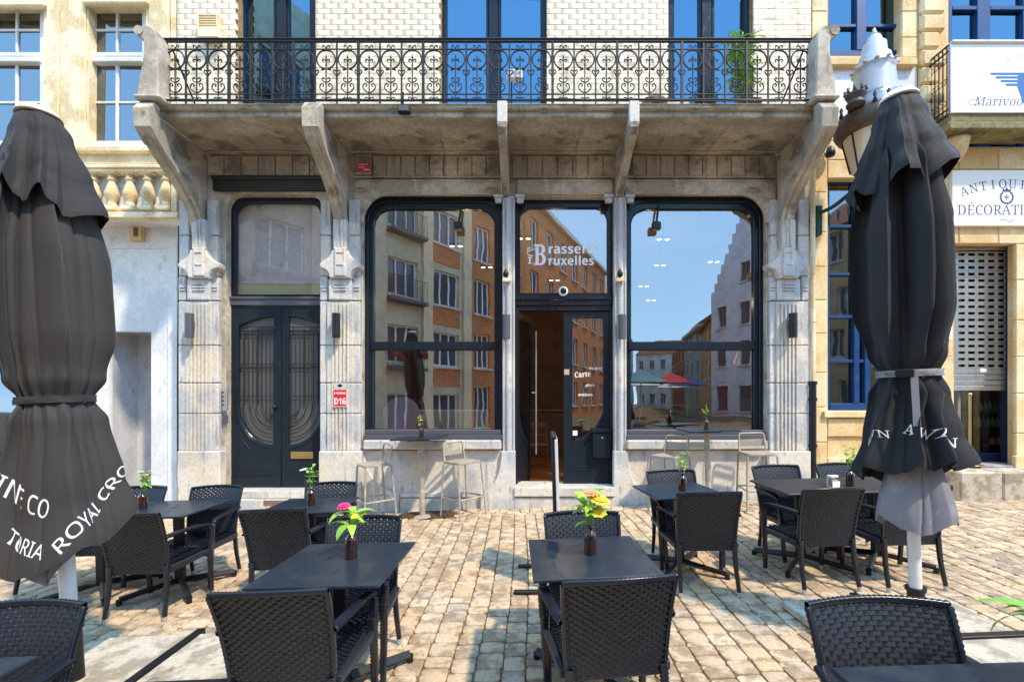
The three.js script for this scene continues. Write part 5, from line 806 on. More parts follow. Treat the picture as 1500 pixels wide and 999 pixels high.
// ---------------------------------------------------------------- bar tables and stools by the windows
function barTable(label, x, d) {
  const o = thing('bar_table', label, 'bar table', 'bar tables under the windows'); part('table_top', cbox(0.7, 0.018, 0.62, 0.004).translate(0, 1.14, 0), M.tableTop, o); part('column', rod([0, 0.02, 0], [0, 1.10, 0], 0.04, 0.038, 16), M.beige, o); part('top_plate', cbox(0.3, 0.02, 0.3, 0.004).translate(0, 1.118, 0), M.blackMetal, o); part('foot_plate', lathe([[0, 0], [0.13, 0], [0.13, 0.012], [0.06, 0.03], [0, 0.03]], 24), M.beige, o); place(o, x, -d, 0); return o;
}
barTable('tall bar table with brown bottle standing in the soil patch', fx(619, 6.55), 6.55); barTable('tall bar table with brown bottle under the window that reflects the sky', fx(1039, 6.45), 6.45);
function makeStool() {
  const o = thing('bar_stool', 'x', 'stool', 'beige metal bar stools'), r = 0.0135, sh = 0.80;
  const q = new THREE.Shape(); rr(q, -0.19, -0.19, 0.19, 0.19, [0.05, 0.05, 0.05, 0.05]); const sg = new THREE.ExtrudeGeometry(q, { depth: 0.02, bevelEnabled: true, bevelSize: 0.008, bevelThickness: 0.008, bevelSegments: 3, curveSegments: 6 }).rotateX(-PI / 2).translate(0, sh - 0.03, 0); part('seat', sg, M.beige, o);
  for (const [kx, kz] of [[1, 1], [-1, 1], [1, -1], [-1, -1]]) { part('leg', [tube([[kx * 0.15, sh - 0.012, kz * 0.165], [kx * 0.185, sh - 0.03, kz * 0.175], [kx * 0.20, sh - 0.10, kz * 0.185], [kx * 0.235, 0.0, kz * 0.225]], r, 18, 8)], M.beige, o); }
  const f = 0.215, y = 0.28; part('foot_rail', [rod([-f, y, f], [f, y, f], r), rod([-f, y, -f], [f, y, -f], r), rod([-f, y, -f], [-f, y, f], r), rod([f, y, -f], [f, y, f], r)], M.beige, o);
  part('back_frame', tube([[-0.185, sh - 0.02, 0.16], [-0.18, sh + 0.10, 0.19], [-0.175, sh + 0.22, 0.205], [-0.14, sh + 0.25, 0.21], [0.14, sh + 0.25, 0.21], [0.175, sh + 0.22, 0.205], [0.18, sh + 0.10, 0.19], [0.185, sh - 0.02, 0.16]], r, 50, 8, 0.3), M.beige, o); part('back_slat', boxAt(-0.175, 0.175, sh + 0.07, sh + 0.165, 0.189, 0.197, 0.003).rotateX(0.02), M.beige, o);
  return o;
}
{
  const s0 = makeStool(), sp = [[550, 6.55, 2.2, 'beige metal bar stool against the fluted pier by the soil patch'], [679, 6.55, -2.35, 'beige metal bar stool between the soil patch and the entrance'], [984, 6.5, 2.3, 'beige metal bar stool between the entrance and the sky reflecting window'], [1112, 6.5, PI - 0.12, 'beige metal bar stool beside the drainpipe pier, back to the wall']];
  sp.forEach(([px, d, turn, label], i) => { const s = i ? copy(s0, label) : s0; s.userData.label = label; place(s, fx(px, d), -d, turn); });
}

// ---------------------------------------------------------------- bottles with flowers
const bottleG = flatUV(lathe([[0, 0], [0.034, 0], [0.036, 0.004], [0.036, 0.105], [0.034, 0.118], [0.020, 0.132], [0.016, 0.140], [0.016, 0.150], [0.019, 0.152], [0.019, 0.160], [0.013, 0.160], [0.013, 0.13], [0, 0.13]], 24));
function blade(L, w, bend, fold = 0.25) { const n = 6, P = [], I = []; for (let i = 0; i <= n; i++) { const t = i / n, ww = w * Math.pow(Math.sin(Math.PI * Math.min(1, 0.06 + t * 0.94)), 0.75) * (1 - 0.25 * t), a = bend * t, y = L * t * Math.cos(a * 0.6), z = L * t * Math.sin(a * 0.6); for (const k of [-1, 0, 1]) P.push(k * ww, y + (k ? fold * ww * 0.4 : 0), z + (k ? fold * ww : 0)); } for (let i = 0; i < n; i++) for (let k = 0; k < 2; k++) { const a = i * 3 + k; I.push(a, a + 3, a + 1, a + 1, a + 3, a + 4); } const g = new THREE.BufferGeometry(); g.setAttribute('position', new THREE.Float32BufferAttribute(P, 3)); g.setIndex(I); g.computeVertexNormals(); return g; }
function bloom(n, L, w, open, layers = 2) { const g = []; for (let l = 0; l < layers; l++) for (let i = 0; i < n; i++) g.push(blade(L * (1 - 0.25 * l), w, 1.1, 0.35).rotateX(open * (1 - 0.35 * l)).rotateY((i + l * 0.5) / n * PI * 2)); return merge(g.map((x) => flatUV(x))); }
function vase(label, x, z, h, seed, spec, turn = 0) {
  const o = thing('flower_bottle', label, 'vase', 'brown bottles with cut flowers'), r = rng(seed); part('bottle', bottleG, M.amber, o, true);
  const stems = [], lv = [], lv2 = []; const H = spec.h ?? 0.2;
  for (let i = 0; i < (spec.stems ?? 3); i++) { const a = r() * PI * 2, q = 0.02 + 0.04 * r(), hh = 0.15 + H * (0.6 + 0.4 * r()); stems.push(tube([[0, 0.10, 0], [q * 0.4 * Math.cos(a), 0.17, q * 0.4 * Math.sin(a)], [q * Math.cos(a), hh, q * Math.sin(a)]], 0.0025, 8, 5));
    for (let k = 0; k < (spec.leaves ?? 9); k++) { const t = 0.2 + 0.8 * r(), y = lerp(0.155, hh, t), b = r() * PI * 2, L = (spec.leafL ?? 0.075) * (0.6 + 0.6 * r()); const g = blade(L, L * (spec.leafW ?? 0.2), 1.0 + r()).rotateX(0.45 + 0.8 * r() * (1 - 0.4 * t)).rotateY(b).translate(q * t * Math.cos(a), y, q * t * Math.sin(a)); (r() < 0.5 ? lv : lv2).push(g); } }
  part('stems', stems, M.leaf, o); part('leaves', lv, M.leaf, o); part('leaves', lv2, M.leafB, o);
  for (const [m, fxo, fyo, fzo, n, L, w, op, ly] of spec.flowers ?? []) { const f = part('flower', bloom(n, L, w, op, ly ?? 2), m, o, true); f.position.set(fxo, fyo, fzo); f.rotation.set(0.5 * (r() - 0.2), r() * 6, 0.5 * (r() - 0.5)); }
  o.position.set(x, gy(x) + h, z); o.rotation.y = turn; return o;
}
const vz = (px, py, h) => onGround(px, py, h);
{
  let p = vz(514, 817, 0.751); vase('brown bottle with a magenta flower and broad pale leaves', p[0], p[1], 0.751, 3, { stems: 3, leaves: 4, leafL: 0.14, leafW: 0.22, h: 0.14, flowers: [[M.pink, -0.035, 0.31, 0.02, 13, 0.046, 0.012, 1.15, 4], [M.cream2, -0.05, 0.255, 0.03, 6, 0.02, 0.008, 0.5], [M.yellow, 0.03, 0.24, 0.02, 6, 0.03, 0.01, 0.6]] });
  p = vz(865, 811, 0.751); vase('brown bottle with a yellow and orange flower bunch', p[0], p[1], 0.751, 8, { stems: 5, leaves: 6, leafL: 0.12, leafW: 0.26, h: 0.24, flowers: [[M.yellow, 0.04, 0.325, 0.075, 13, 0.062, 0.026, 0.95, 5], [M.orange, -0.005, 0.355, 0.06, 10, 0.05, 0.02, 0.8, 3], [M.yellow, 0.035, 0.235, 0.085, 7, 0.055, 0.022, 0.45, 3], [M.mauve, -0.055, 0.25, 0.05, 8, 0.026, 0.010, 0.8, 3], [M.mauve, 0.065, 0.31, 0, 7, 0.016, 0.007, 0.8, 2], [M.orange, 0.05, 0.27, 0.01, 7, 0.02, 0.01, 0.7, 2]] });
  p = vz(455, 740, 0.751); vase('brown bottle with one white bud and upright leaves', p[0], p[1], 0.751, 12, { stems: 3, leaves: 8, leafL: 0.075, leafW: 0.2, h: 0.23, flowers: [[M.cream2, -0.055, 0.31, 0.02, 8, 0.04, 0.018, 0.45, 3]] });
  p = vz(208, 745, 0.751); vase('brown bottle with pale green sprigs beside the card holder', p[0], p[1], 0.751, 17, { stems: 4, leaves: 7, leafL: 0.07, leafW: 0.24, h: 0.2, flowers: [[M.orange, 0.05, 0.31, 0.02, 7, 0.022, 0.01, 0.8, 2], [M.cream2, 0, 0.33, 0.02, 7, 0.03, 0.012, 0.5, 2]] });
  p = vz(1000, 718, 0.751); vase('brown bottle with a green spray and a white flower low down', p[0], p[1], 0.751, 23, { stems: 3, leaves: 10, leafL: 0.06, leafW: 0.26, h: 0.24, flowers: [[M.cream2, 0.0, 0.22, 0.03, 7, 0.032, 0.014, 0.6, 3]] });
  p = vz(1246, 712, 0.751); vase('brown bottle with bushy green leaves half hidden by the parasol', p[0], p[1], 0.751, 29, { stems: 4, leaves: 9, leafL: 0.08, leafW: 0.24, h: 0.24 });
  const by = 1.15; vase('brown bottle with yellow sprig on the bar table over the soil patch', fx(618, 6.5), -6.45, by, 31, { stems: 2, leaves: 6, leafL: 0.06, leafW: 0.26, h: 0.2, flowers: [[M.yellow, 0.0, 0.24, 0.02, 8, 0.035, 0.016, 0.6, 3]] });
  vase('brown bottle with yellow green sprig on the bar table by the sky window', fx(1033, 6.4), -6.35, by, 37, { stems: 2, leaves: 8, leafL: 0.06, leafW: 0.26, h: 0.24, flowers: [[M.yellow, 0.01, 0.26, 0.02, 7, 0.03, 0.014, 0.6, 2]] });
  vase('brown bottle with long bright green leaves on the bare table edge', 1.60, -1.30, 0.751, 41, { stems: 3, leaves: 7, leafL: 0.19, leafW: 0.17, h: 0.10 });
}
function cardHolder(label, px, py) { const [x, z] = vz(px, py, 0.751), o = thing('card_holder', label, 'holder', 'card holders'); part('back', boxAt(-0.04, 0.04, 0, 0.11, -0.03, -0.024, 0.002), M.whitePaint, o); part('tray', [boxAt(-0.04, 0.04, 0, 0.006, -0.023, 0.03, 0.002), boxAt(-0.04, 0.04, 0.0, 0.06, 0.03, 0.036, 0.002)], M.whitePaint, o); part('sugar_sachets', boxAt(-0.034, 0.034, 0.007, 0.075, -0.018, 0.024, 0.004), mat([0.35, 0.22, 0.14], 0.7), o); part('lid_bar', boxAt(-0.04, 0.04, 0.095, 0.112, -0.0235, 0.02, 0.002), M.whitePaint, o); o.position.set(x, gy(x) + 0.751, z); o.rotation.y = 0.2; }
cardHolder('white holder with sachets beside the green sprigs and white wall', 188, 744); cardHolder('white holder with sachets on the long brown table', 1221, 714);

// ---------------------------------------------------------------- menu stand seen edge on
{ const o = thing('menu_stand', 'slim upright menu stand seen edge on before the entrance', 'stand'), w = 0.6; part('frame', [boxAt(-0.022, 0.022, 0.05, 1.33, -w / 2, -w / 2 + 0.03), boxAt(-0.022, 0.022, 0.05, 1.33, w / 2 - 0.03, w / 2), boxAt(-0.022, 0.022, 1.30, 1.331, -w / 2 + 0.031, w / 2 - 0.031), boxAt(-0.022, 0.022, 0.5, 0.53, -w / 2 + 0.031, w / 2 - 0.031)], M.blackMetal, o); part('menu_panel', boxAt(0.004, 0.03, 0.53, 1.30, -w / 2 + 0.02, w / 2 + 0.004, 0.003), M.white, o); for (const k of [-1, 1]) part('foot_bar', boxAt(-0.38, 0.3, 0, 0.03, k * w / 2 - 0.025, k * w / 2 + 0.025), M.blackMetal, o); place(o, fx(817, 4.15), -4.15, -0.045); }
// ---------------------------------------------------------------- closed parasols
function clothSurface(prof, folds, phase, hem, opt = {}) { // prof(v): {r, y, amp}; f is 1 on a ridge and -1 in a crease; hem(f, theta): how far the lower edge rises
  const nu = 260, nv = opt.nv ?? 70, P = [], I = [], U = [], R = rng(opt.seed ?? 1), a = Array.from({ length: 8 }, () => R() * PI * 2), m = opt.rib ?? 0.5, c1 = (x) => lerp(2 * Math.pow(Math.abs(Math.cos(x / 2)), opt.sharp ?? 0.48) - 1, 1 - 2 * Math.pow(Math.abs(Math.sin(x / 2)), 0.85), m), // panels bulge out (0) or sag between the ribs (1)
     share = opt.share ?? 0.3;
  for (let j = 0; j <= nv; j++) for (let i = 0; i <= nu; i++) {
    const v = j / nv, th = i / nu * PI * 2, pr = prof(v), w = th + 0.22 * Math.sin(2 * th + a[0] + v * 0.8) + 0.12 * Math.sin(3 * th + a[1] - v * 1.2);
    const drift = (opt.drift ?? 0.5) * Math.sin(v * 3 + a[6]), f = (1 - share) * c1(folds * w + phase * 6.28 + drift) + share * c1((2 * folds + 1) * w + a[3] + 1.5 * v) , un = (((th / (PI * 2)) % 1) + 1) % 1;
    const wr = (0.026 * (nA(un, v * 0.9, 7, 5, 3) - 0.5) + 0.012 * (nB(un, v * 0.9, 22, 4, 2) - 0.5)) * (pr.r > 0.08 ? 1 : 0), r = pr.r * (1 + pr.amp * (f - 1) / 2 + 0.10 * pr.amp * Math.sin(th * 2 + a[4])) + wr * 0.7 + (opt.gather ? 0.014 * pr.r / 0.2 * c1(15 * th + 2 * Math.sin(3 * th)) * Math.exp(-Math.pow((v - 0.62) / 0.07, 2)) : 0);
    const g = (f + 1) / 2, ang = th + (opt.twist ?? 0) * v + (opt.lean ?? 0) * pr.amp * (opt.gather ? 1 - 0.85 * sstep(0.64, 0.8, v) : 1) * g * g * (1 + 0.5 * Math.sin(2 * th + a[5])), y = pr.y + (hem ? hem(f, th) * Math.pow(sstep(opt.from ?? 0.4, 1, v), 1.3) : 0);
    P.push(r * Math.sin(ang), y, r * Math.cos(ang)); U.push(i / nu, v);
  }
  for (let j = 0; j < nv; j++) for (let i = 0; i < nu; i++) { const q = j * (nu + 1) + i; I.push(q, q + nu + 1, q + 1, q + 1, q + nu + 1, q + nu + 2); }
  const g = new THREE.BufferGeometry(); g.setAttribute('position', new THREE.Float32BufferAttribute(P, 3)); g.setAttribute('uv', new THREE.Float32BufferAttribute(U, 2)); g.setIndex(I); g.computeVertexNormals();
  const n = g.attributes.normal; for (let j = 0; j <= nv; j++) { const p0 = j * (nu + 1), p1 = p0 + nu; const m = V3(n.getX(p0) + n.getX(p1), n.getY(p0) + n.getY(p1), n.getZ(p0) + n.getZ(p1)).normalize(); n.setXYZ(p0, m.x, m.y, m.z); n.setXYZ(p1, m.x, m.y, m.z); }
  return g;
}
const keyed = (ks) => (v) => { let i = 0; while (i < ks.length - 2 && v > ks[i + 1][0]) i++; const a = ks[i], b = ks[i + 1], t = clamp((v - a[0]) / (b[0] - a[0])), s = t * t * (3 - 2 * t); return { r: lerp(a[1], b[1], s), y: lerp(a[2], b[2], t), amp: lerp(a[3], b[3], s) }; };
function parasol(label, o_) {
  const o = thing('closed_parasol', label, 'parasol', 'closed black parasols'), { top, cloth, text } = o_;
  part('pole', [rod([0, 0.05, 0], [0, top - 0.05, 0], o_.pole, o_.pole, 20)], M.pole, o); part('pole_sleeve', [rod([0, 0.05, 0], [0, 0.36, 0], o_.pole + 0.012, o_.pole + 0.012, 20), rod([0, 0.36, 0], [0, 0.38, 0], o_.pole + 0.022, o_.pole + 0.022, 20)], M.blackMetal, o);
  part('top_cap', lathe([[0, top + 0.045], [0.04, top + 0.04], [0.08, top + 0.022], [0.103, top - 0.01], [0.106, top - 0.025], [0, top - 0.025]], 28), o_.capMat, o);
  const S = o_.strapY, hemY = o_.hemY;
  const W = o_.wide;
  part('vent_flap', clothSurface(keyed([[0, 0.100, top - 0.01, 0.04], [0.25, 0.195 * W, top - 0.14, 0.20], [0.65, 0.29 * W, top - 0.38, 0.30], [1, 0.37 * W, top - 0.58, 0.34]]), 6, o_.phase, (f, th) => 0.075 * f + 0.05 * Math.sin(th + o_.flapTilt), { seed: o_.seed, nv: 44, share: 0.22, sharp: 0.75, drift: 0.2, from: 0.3, lean: 0.45, rib: 0.55 }), cloth, o, true);
  part('canopy', clothSurface(keyed([[0, 0.10, top - 0.2, 0.2], [0.12, 0.31 * W, top - 0.50, 0.62], [0.28, 0.38 * W, top - 0.88, 0.60], [0.42, 0.37 * W, lerp(top - 0.88, S, 0.5), 0.56], [0.57, 0.28 * W, S + 0.13, 0.40], [0.62, 0.155, S, 0.22], [0.67, 0.28 * W, S - 0.13, 0.44], [0.85, 0.35 * W, lerp(S, hemY, 0.65), 0.42], [1, (o_.hr ?? 0.44) * W, hemY, 0.40]]), o_.folds ?? 6, o_.phase + 0.3, o_.hem, { seed: o_.seed + 5, twist: o_.twist, nv: 130, share: o_.share ?? 0.25, from: 0.66, lean: 0.75, gather: true, rib: o_.rib }), text ?? cloth, o, true);
  part('lining', clothSurface(keyed([[0, 0.07, S - 0.05, 0.2], [0.5, 0.15 * W, lerp(S, hemY, 0.6), 0.3], [1, o_.lr ?? 0.2, hemY - (o_.drop ?? 0.05), 0.4]]), 3, o_.phase + 0.15, o_.hem2 ?? o_.hem, { seed: o_.seed + 9, twist: -0.1, nv: 40, share: 0.2 }), M.lining, o, true);
  part('strap', clothSurface(keyed([[0, 0.176, S + 0.021, 0.10], [1, 0.178, S - 0.021, 0.10]]), o_.folds ?? 6, o_.phase + 0.3, null, { seed: o_.seed + 5, twist: o_.twist * 0.62 / 1, nv: 2, share: o_.share ?? 0.25, rib: o_.rib }), o_.strapMat, o, true);
  return o;
}
function printCloth(base, draw) { // white print on the dark cloth, in the cloth's own uv (round, down)
  const t = canvasTex(2048, 2048, (x, w, h) => { x.fillStyle = '#ffffff'; x.fillStyle = base; x.fillRect(0, 0, w, h); draw(x, w, h); }); t.flipY = false;
  return new THREE.MeshPhysicalMaterial({ map: t, roughness: 0.85, sheen: 0.22, sheenRoughness: 0.5, sheenColor: col(0.5, 0.48, 0.46), bumpMap: T.crease, bumpScale: 0.006 });
}
const uAt = (deg) => 1024 * 2 * (((deg / 360) % 1 + 1) % 1); // 0 degrees faces +z, turning towards +x
{
  const word = (x, s, u0, v, size, rot, sx = 0.42, font = 'serif') => { for (const u of [u0, u0 - 2048]) { x.save(); x.translate(u, v); x.scale(sx * 2, 1); x.rotate(rot); x.font = size + 'px ' + font; x.fillText(s, 0, 0); x.restore(); } };
  const left = printCloth('#34312f', (x) => { x.fillStyle = '#e9e7e4'; word(x, 'ROYAL CROWN', uAt(25), 2015, 116, -0.50, 0.5, 'sans-serif'); word(x, 'TORIA', uAt(-34), 1870, 96, 0.42, 0.5, 'sans-serif'); word(x, 'WINE CO', uAt(-58), 1630, 112, 0.38, 0.5, 'sans-serif'); });
  const right = printCloth('#202124', (x) => { x.fillStyle = '#eceae6'; word(x, 'A WREN', uAt(-56), 1700, 124, 0.34, 0.5); word(x, 'DRAWN', uAt(-134), 1790, 92, -0.12, 0.5); });
  const x1 = -2.70, z1 = -2.72;
  const p1 = parasol('closed black parasol with white lettering round its skirt beside the white wall', { top: 3.44, pole: 0.040, capMat: mat([0.62, 0.50, 0.36], 0.6), cloth: M.cloth, text: left, strapMat: M.cloth, phase: 0.15, seed: 3, wide: 0.80, flapTilt: 2.4, strapY: 1.73, hemY: 0.86, twist: 0.25, folds: 5, rib: 0.35, hr: 0.42, hem: (f, th) => 0.07 * f - 0.10 * Math.cos(th - 0.35) + 0.07 * Math.sin(th - 0.5) + 0.03 });
  place(p1, x1, z1, 0.0); p1.rotation.z = 0.062;
  const x2 = 2.5, z2 = -2.9, strapT = canvasTex(1024, 64, (x, w, h) => { x.fillStyle = '#7d7a7c'; x.fillRect(0, 0, w, h); x.fillStyle = '#3a383c'; x.font = '44px sans-serif'; for (let i = 0; i < 4; i++) x.fillText('ROYAL CR', 20 + i * 256, 48); });
  const p2 = parasol('closed black parasol with grey lining showing and a printed strap', { top: 3.50, pole: 0.034, capMat: M.whitePaint, cloth: M.clothNew, text: right, strapMat: new THREE.MeshStandardMaterial({ map: strapT, roughness: 0.7 }), phase: 0.55, seed: 14, wide: 0.79, flapTilt: 0.6, strapY: 1.74, hemY: 1.12, twist: 0.1, folds: 7, rib: 0.8, share: 0.28, hem: (f, th) => 0.05 * f + 0.07 * Math.sin(th + 1.6), lr: 0.25, drop: 0.33, hem2: (f) => 0.07 * f });
  part('strap_tail', boxAt(-0.018, 0.018, -0.33, 0, 0.0, 0.004, 0.001).rotateX(-0.16).rotateY(-0.6).translate(-0.095, 1.745, 0.155), new THREE.MeshStandardMaterial({ map: strapT, roughness: 0.7 }), p2); part('strap_buckle', boxAt(-0.045, 0.045, -0.025, 0.025, 0, 0.02, 0.005).rotateY(-0.75).translate(-0.125, 1.74, 0.125), M.blackMetal, p2);
  place(p2, x2, z2, 0.0); p2.rotation.z = 0.035;
  for (const [x, z, label] of [[-2.32, -2.62, 'pale slab parasol base with a black steel cross beside the lettered parasol'], [2.56, -2.88, 'pale slab parasol base with a black steel cross under the grey lined parasol']]) {
    const o = thing('parasol_base', label, 'parasol base', 'slab parasol bases'); for (const [a, b] of [[-1, -1], [1, -1], [-1, 1], [1, 1]]) part('base_slab', boxAt(a * 0.03, a * 0.60, 0.012, 0.062, b * 0.03, b * 0.60, 0.006), M.slab, o); part('steel_cross', [boxAt(-0.66, 0.66, 0.03, 0.075, -0.027, 0.027, 0.003), boxAt(-0.027, 0.027, 0.03, 0.0745, -0.66, -0.028, 0.003), boxAt(-0.027, 0.027, 0.03, 0.0745, 0.028, 0.66, 0.003)], M.blackMetal, o); place(o, x, z, 0.02);
  }
}
// ---------------------------------------------------------------- small things on the facade
{
  const lampAt = (px, py, d, label, m = M.grey) => { const o = thing('wall_lamp', label, 'lamp', 'cylinder wall lamps'), x = fx(px, d), y = fy(py, d); part('lamp_body', [new THREE.CylinderGeometry(0.058, 0.058, 0.36, 18).translate(x, y, -d + 0.075)], m, o); part('wall_plate', boxAt(x - 0.03, x + 0.03, y - 0.07, y + 0.07, -d, -d + 0.03, 0.004), m, o); rebase(o, x, y, -d); };
  lampAt(282, 478, 6.845, 'dark cylinder wall lamp on the fluted pier next to the white wall'); lampAt(495, 478, 6.845, 'dark cylinder wall lamp above the red number plate', M.blackMetal); lampAt(742, 480, 6.90, 'grey cylinder wall lamp on the column left of the open door leaf'); lampAt(910, 480, 6.90, 'grey cylinder wall lamp on the column beside the closed door leaf'); lampAt(1158, 478, 6.845, 'dark cylinder wall lamp on the pier beside the drainpipe', M.blackMetal);
  for (const [px, label] of [[741, 'small black spotlight bracket on the column left of the fanlight lettering'], [908, 'small black spotlight bracket on the column beside the sky reflecting window']]) { const d = 6.9, o = thing('spot_bracket', label, 'spotlight', 'small spotlights on the columns'); part('ledge', rectAt(px - 5, 407, px + 7, 412, d - 0.06, d, 0.004), M.cream, o); part('spot', lathe([[0, 0], [0.035, 0], [0.045, 0.05], [0.02, 0.10], [0, 0.12]], 12).translate(fx(px, d), fy(406, d), -d + 0.03), M.blackMetal, o); rebase(o, fx(px, d), fy(410, d), -d); }
  const sign = (name, label, px0, py0, px1, py1, d, draw, w = 256, h = 256) => { const x0 = fx(px0, d), x1 = fx(px1, d), y0 = fy(py1, d), y1 = fy(py0, d), t = canvasTex(w, h, draw), o = part(name, panelUV(boxAt(x0, x1, y0, y1, -d - 0.012, -d, 0.002), x0, x1, y0, y1), new THREE.MeshStandardMaterial({ map: t, roughness: 0.45 }), null, true); tag(o, label, 'sign'); return o; };
  sign('number_plate', 'red enamel number plate on the pier beside the double door', 487, 570, 508, 596, 6.838, (x, w, h) => { x.fillStyle = '#f3e9e4'; x.fillRect(0, 0, w, h); x.fillStyle = '#d3232a'; x.fillRect(8, 8, w - 16, h - 16); x.fillStyle = '#f8efe8'; x.font = 'bold 44px sans-serif'; x.fillText('A VENDRE', 22, 74, 212); x.font = 'bold 130px sans-serif'; x.fillText('D16', 20, 220, 216); });
  sign('plate_top', 'small grey plate with a black emblem above the red number plate', 488, 561, 507, 569, 6.838, (x, w, h) => { x.fillStyle = '#c9c3bc'; x.fillRect(0, 0, w, h); x.fillStyle = '#222'; x.beginPath(); x.moveTo(64, 20); x.lineTo(96, 64); x.lineTo(64, 108); x.lineTo(32, 64); x.fill(); }, 128, 128);
  { const o = thing('alarm_panel', 'brown box with a red warning label under the balcony', 'alarm box'), d = 6.95; part('panel_box', rectAt(520, 226, 543, 255, d - 0.02, d + 0.01, 0.006), M.frieze, o); const x0 = fx(522, d - 0.025), x1 = fx(542, d - 0.025), y0 = fy(251, d - 0.025), y1 = fy(238, d - 0.025); part('red_label', panelUV(boxAt(x0, x1, y0, y1, -d + 0.021, -d + 0.026, 0.001), x0, x1, y0, y1), new THREE.MeshStandardMaterial({ roughness: 0.5, map: canvasTex(256, 160, (x, w, h) => { x.fillStyle = '#c8303a'; x.fillRect(0, 0, w, h); x.fillStyle = '#f6e9e6'; x.font = 'bold 34px sans-serif'; x.fillText('ATTENTION', 20, 50, 216); x.fillText('ALARME', 20, 95, 190); x.fillRect(130, 120, 110, 20); }) }), o, true); }
  { const o = thing('intercom', 'steel intercom panel on the reveal beside the double door', 'intercom'), d = 6.985; part('panel', rectAt(324, 568, 332, 602, d - 0.03, d, 0.003), M.steel, o); for (const y of [575, 581, 587, 593]) part('button', new THREE.CylinderGeometry(0.014, 0.014, 0.01, 12).rotateX(PI / 2).translate(fx(328, d), fy(y, d), -d + 0.034), M.green, o); part('lower_box', rectAt(325, 608, 332, 620, d - 0.025, d, 0.003), M.grey, o); rebase(o, fx(328, d), fy(610, d), -d); }
  { const o = thing('mailbox', 'dark green mailbox on the closed entrance door leaf', 'mailbox'), d = 7.06; part('box_body', rectAt(869, 634, 895, 671, d, 7.158, 0.008), M.door, o); part('box_lid', [rectAt(868, 628, 896, 633.5, d - 0.02, 7.158, 0.006)], M.door, o); part('lock', rectAt(881, 640, 883.5, 642.5, d - 0.006, d - 0.001, 0.001), M.steel, o); }
  { const o = thing('dome_camera', 'white dome camera under the fanlight over the entrance', 'camera'), d = 7.08, x = fx(825, d), y = fy(427, d); part('housing', lathe([[0.075, 0], [0.075, 0.02], [0.055, 0.05], [0, 0.05]], 20).rotateX(PI / 2).translate(x, y, -d), M.whitePaint, o); part('lens', new THREE.SphereGeometry(0.05, 18, 12).translate(x, y, -d + 0.045), M.blackMetal, o); rebase(o, x, y, -d); }
  { const o = thing('wall_vent', 'cream louvred vent box on the white brick wall', 'vent'), d = 6.86; part('vent_box', rectAt(288, 38, 318, 54, d, 6.99, 0.01), M.cream, o); part('vent_frame', [rectAt(288, 20, 290.5, 37.5, d + 0.03, 6.99, 0.004), rectAt(315.5, 20, 318, 37.5, d + 0.03, 6.99, 0.004)], M.cream, o); for (let i = 0; i < 5; i++) part('louvre', rectAt(290.8, 20 + i * 3.6, 315.2, 22.4 + i * 3.6, d + 0.03, 6.98, 0.003), M.sandB, o); rebase(o, fx(303, d), fy(40, d), -d); }
  const flood = (label, px, py, d, w, h, m) => { const o = thing('floodlight', label, 'floodlight'), x = fx(px, d), y = fy(py, d); part('housing', cbox(w, h, 0.08, 0.012).translate(x, y, -d), m, o); part('bracket', [bar([x - w * 0.2, y, -d - 0.03], [x - w * 0.2, y + (m === M.whitePaint ? -0.35 : 0.28), -d - 0.07], 0.02, 0.02)], M.blackMetal, o); part('glass', cbox(w * 0.8, h * 0.7, 0.006, 0.002).translate(x, y, -d + 0.044), m === M.whitePaint ? M.whitePaint : M.grey, o); rebase(o, x, y, -d); };
  flood('small black floodlight hanging under the balcony railing', 592, 161, 5.98, 0.16, 0.10, M.blackMetal); flood('white floodlight on a short post behind the balcony railing', 754, 111, 6.2, 0.22, 0.14, M.whitePaint);
  { const o = thing('security_light', 'small black lantern light on the sandstone strip above the drainpipe clip', 'lamp'), d = 6.9, x = fx(1217, d), y = fy(222, d); part('lamp_head', lathe([[0, 0], [0.06, 0.01], [0.07, 0.06], [0.05, 0.13], [0.02, 0.16], [0, 0.165]], 14).translate(x, y - 0.08, -d), M.blackMetal, o); part('arm', rod([x, y, -d], [x - 0.02, y + 0.02, -6.999], 0.014), M.blackMetal, o); rebase(o, x, y, -d); }
  { // cables strung along the balcony edge
    const o = thing('cable', 'black cables strung along the foot of the balcony railing', 'cable'), r = rng(6); for (let c = 0; c < 2; c++) { const pts = []; for (let i = 0; i <= 34; i++) pts.push([fx(206 + (1222 - 206) * i / 34, 6.02), SOFFIT + 0.185 + 0.012 * r() - c * 0.02, -6.02 + 0.012 * c]); part('strand', tube(pts, 0.012 - 0.003 * c, 140, 5), M.blackMetal, o); } }
  { const o = thing('wall_cable', 'thin black cable running down the joint between white wall and fluted pier', 'cable'), x = fx(259, 6.99); part('cable', tube([[x, fy(330, 6.99), -7.02], [x + 0.01, fy(440, 6.99), -7.0], [x - 0.008, fy(560, 6.99), -7.01], [x + 0.004, fy(740, 6.99), -7.0]], 0.012, 40, 6), M.blackMetal, o); rebase(o, x, gy(x), -7.0); }
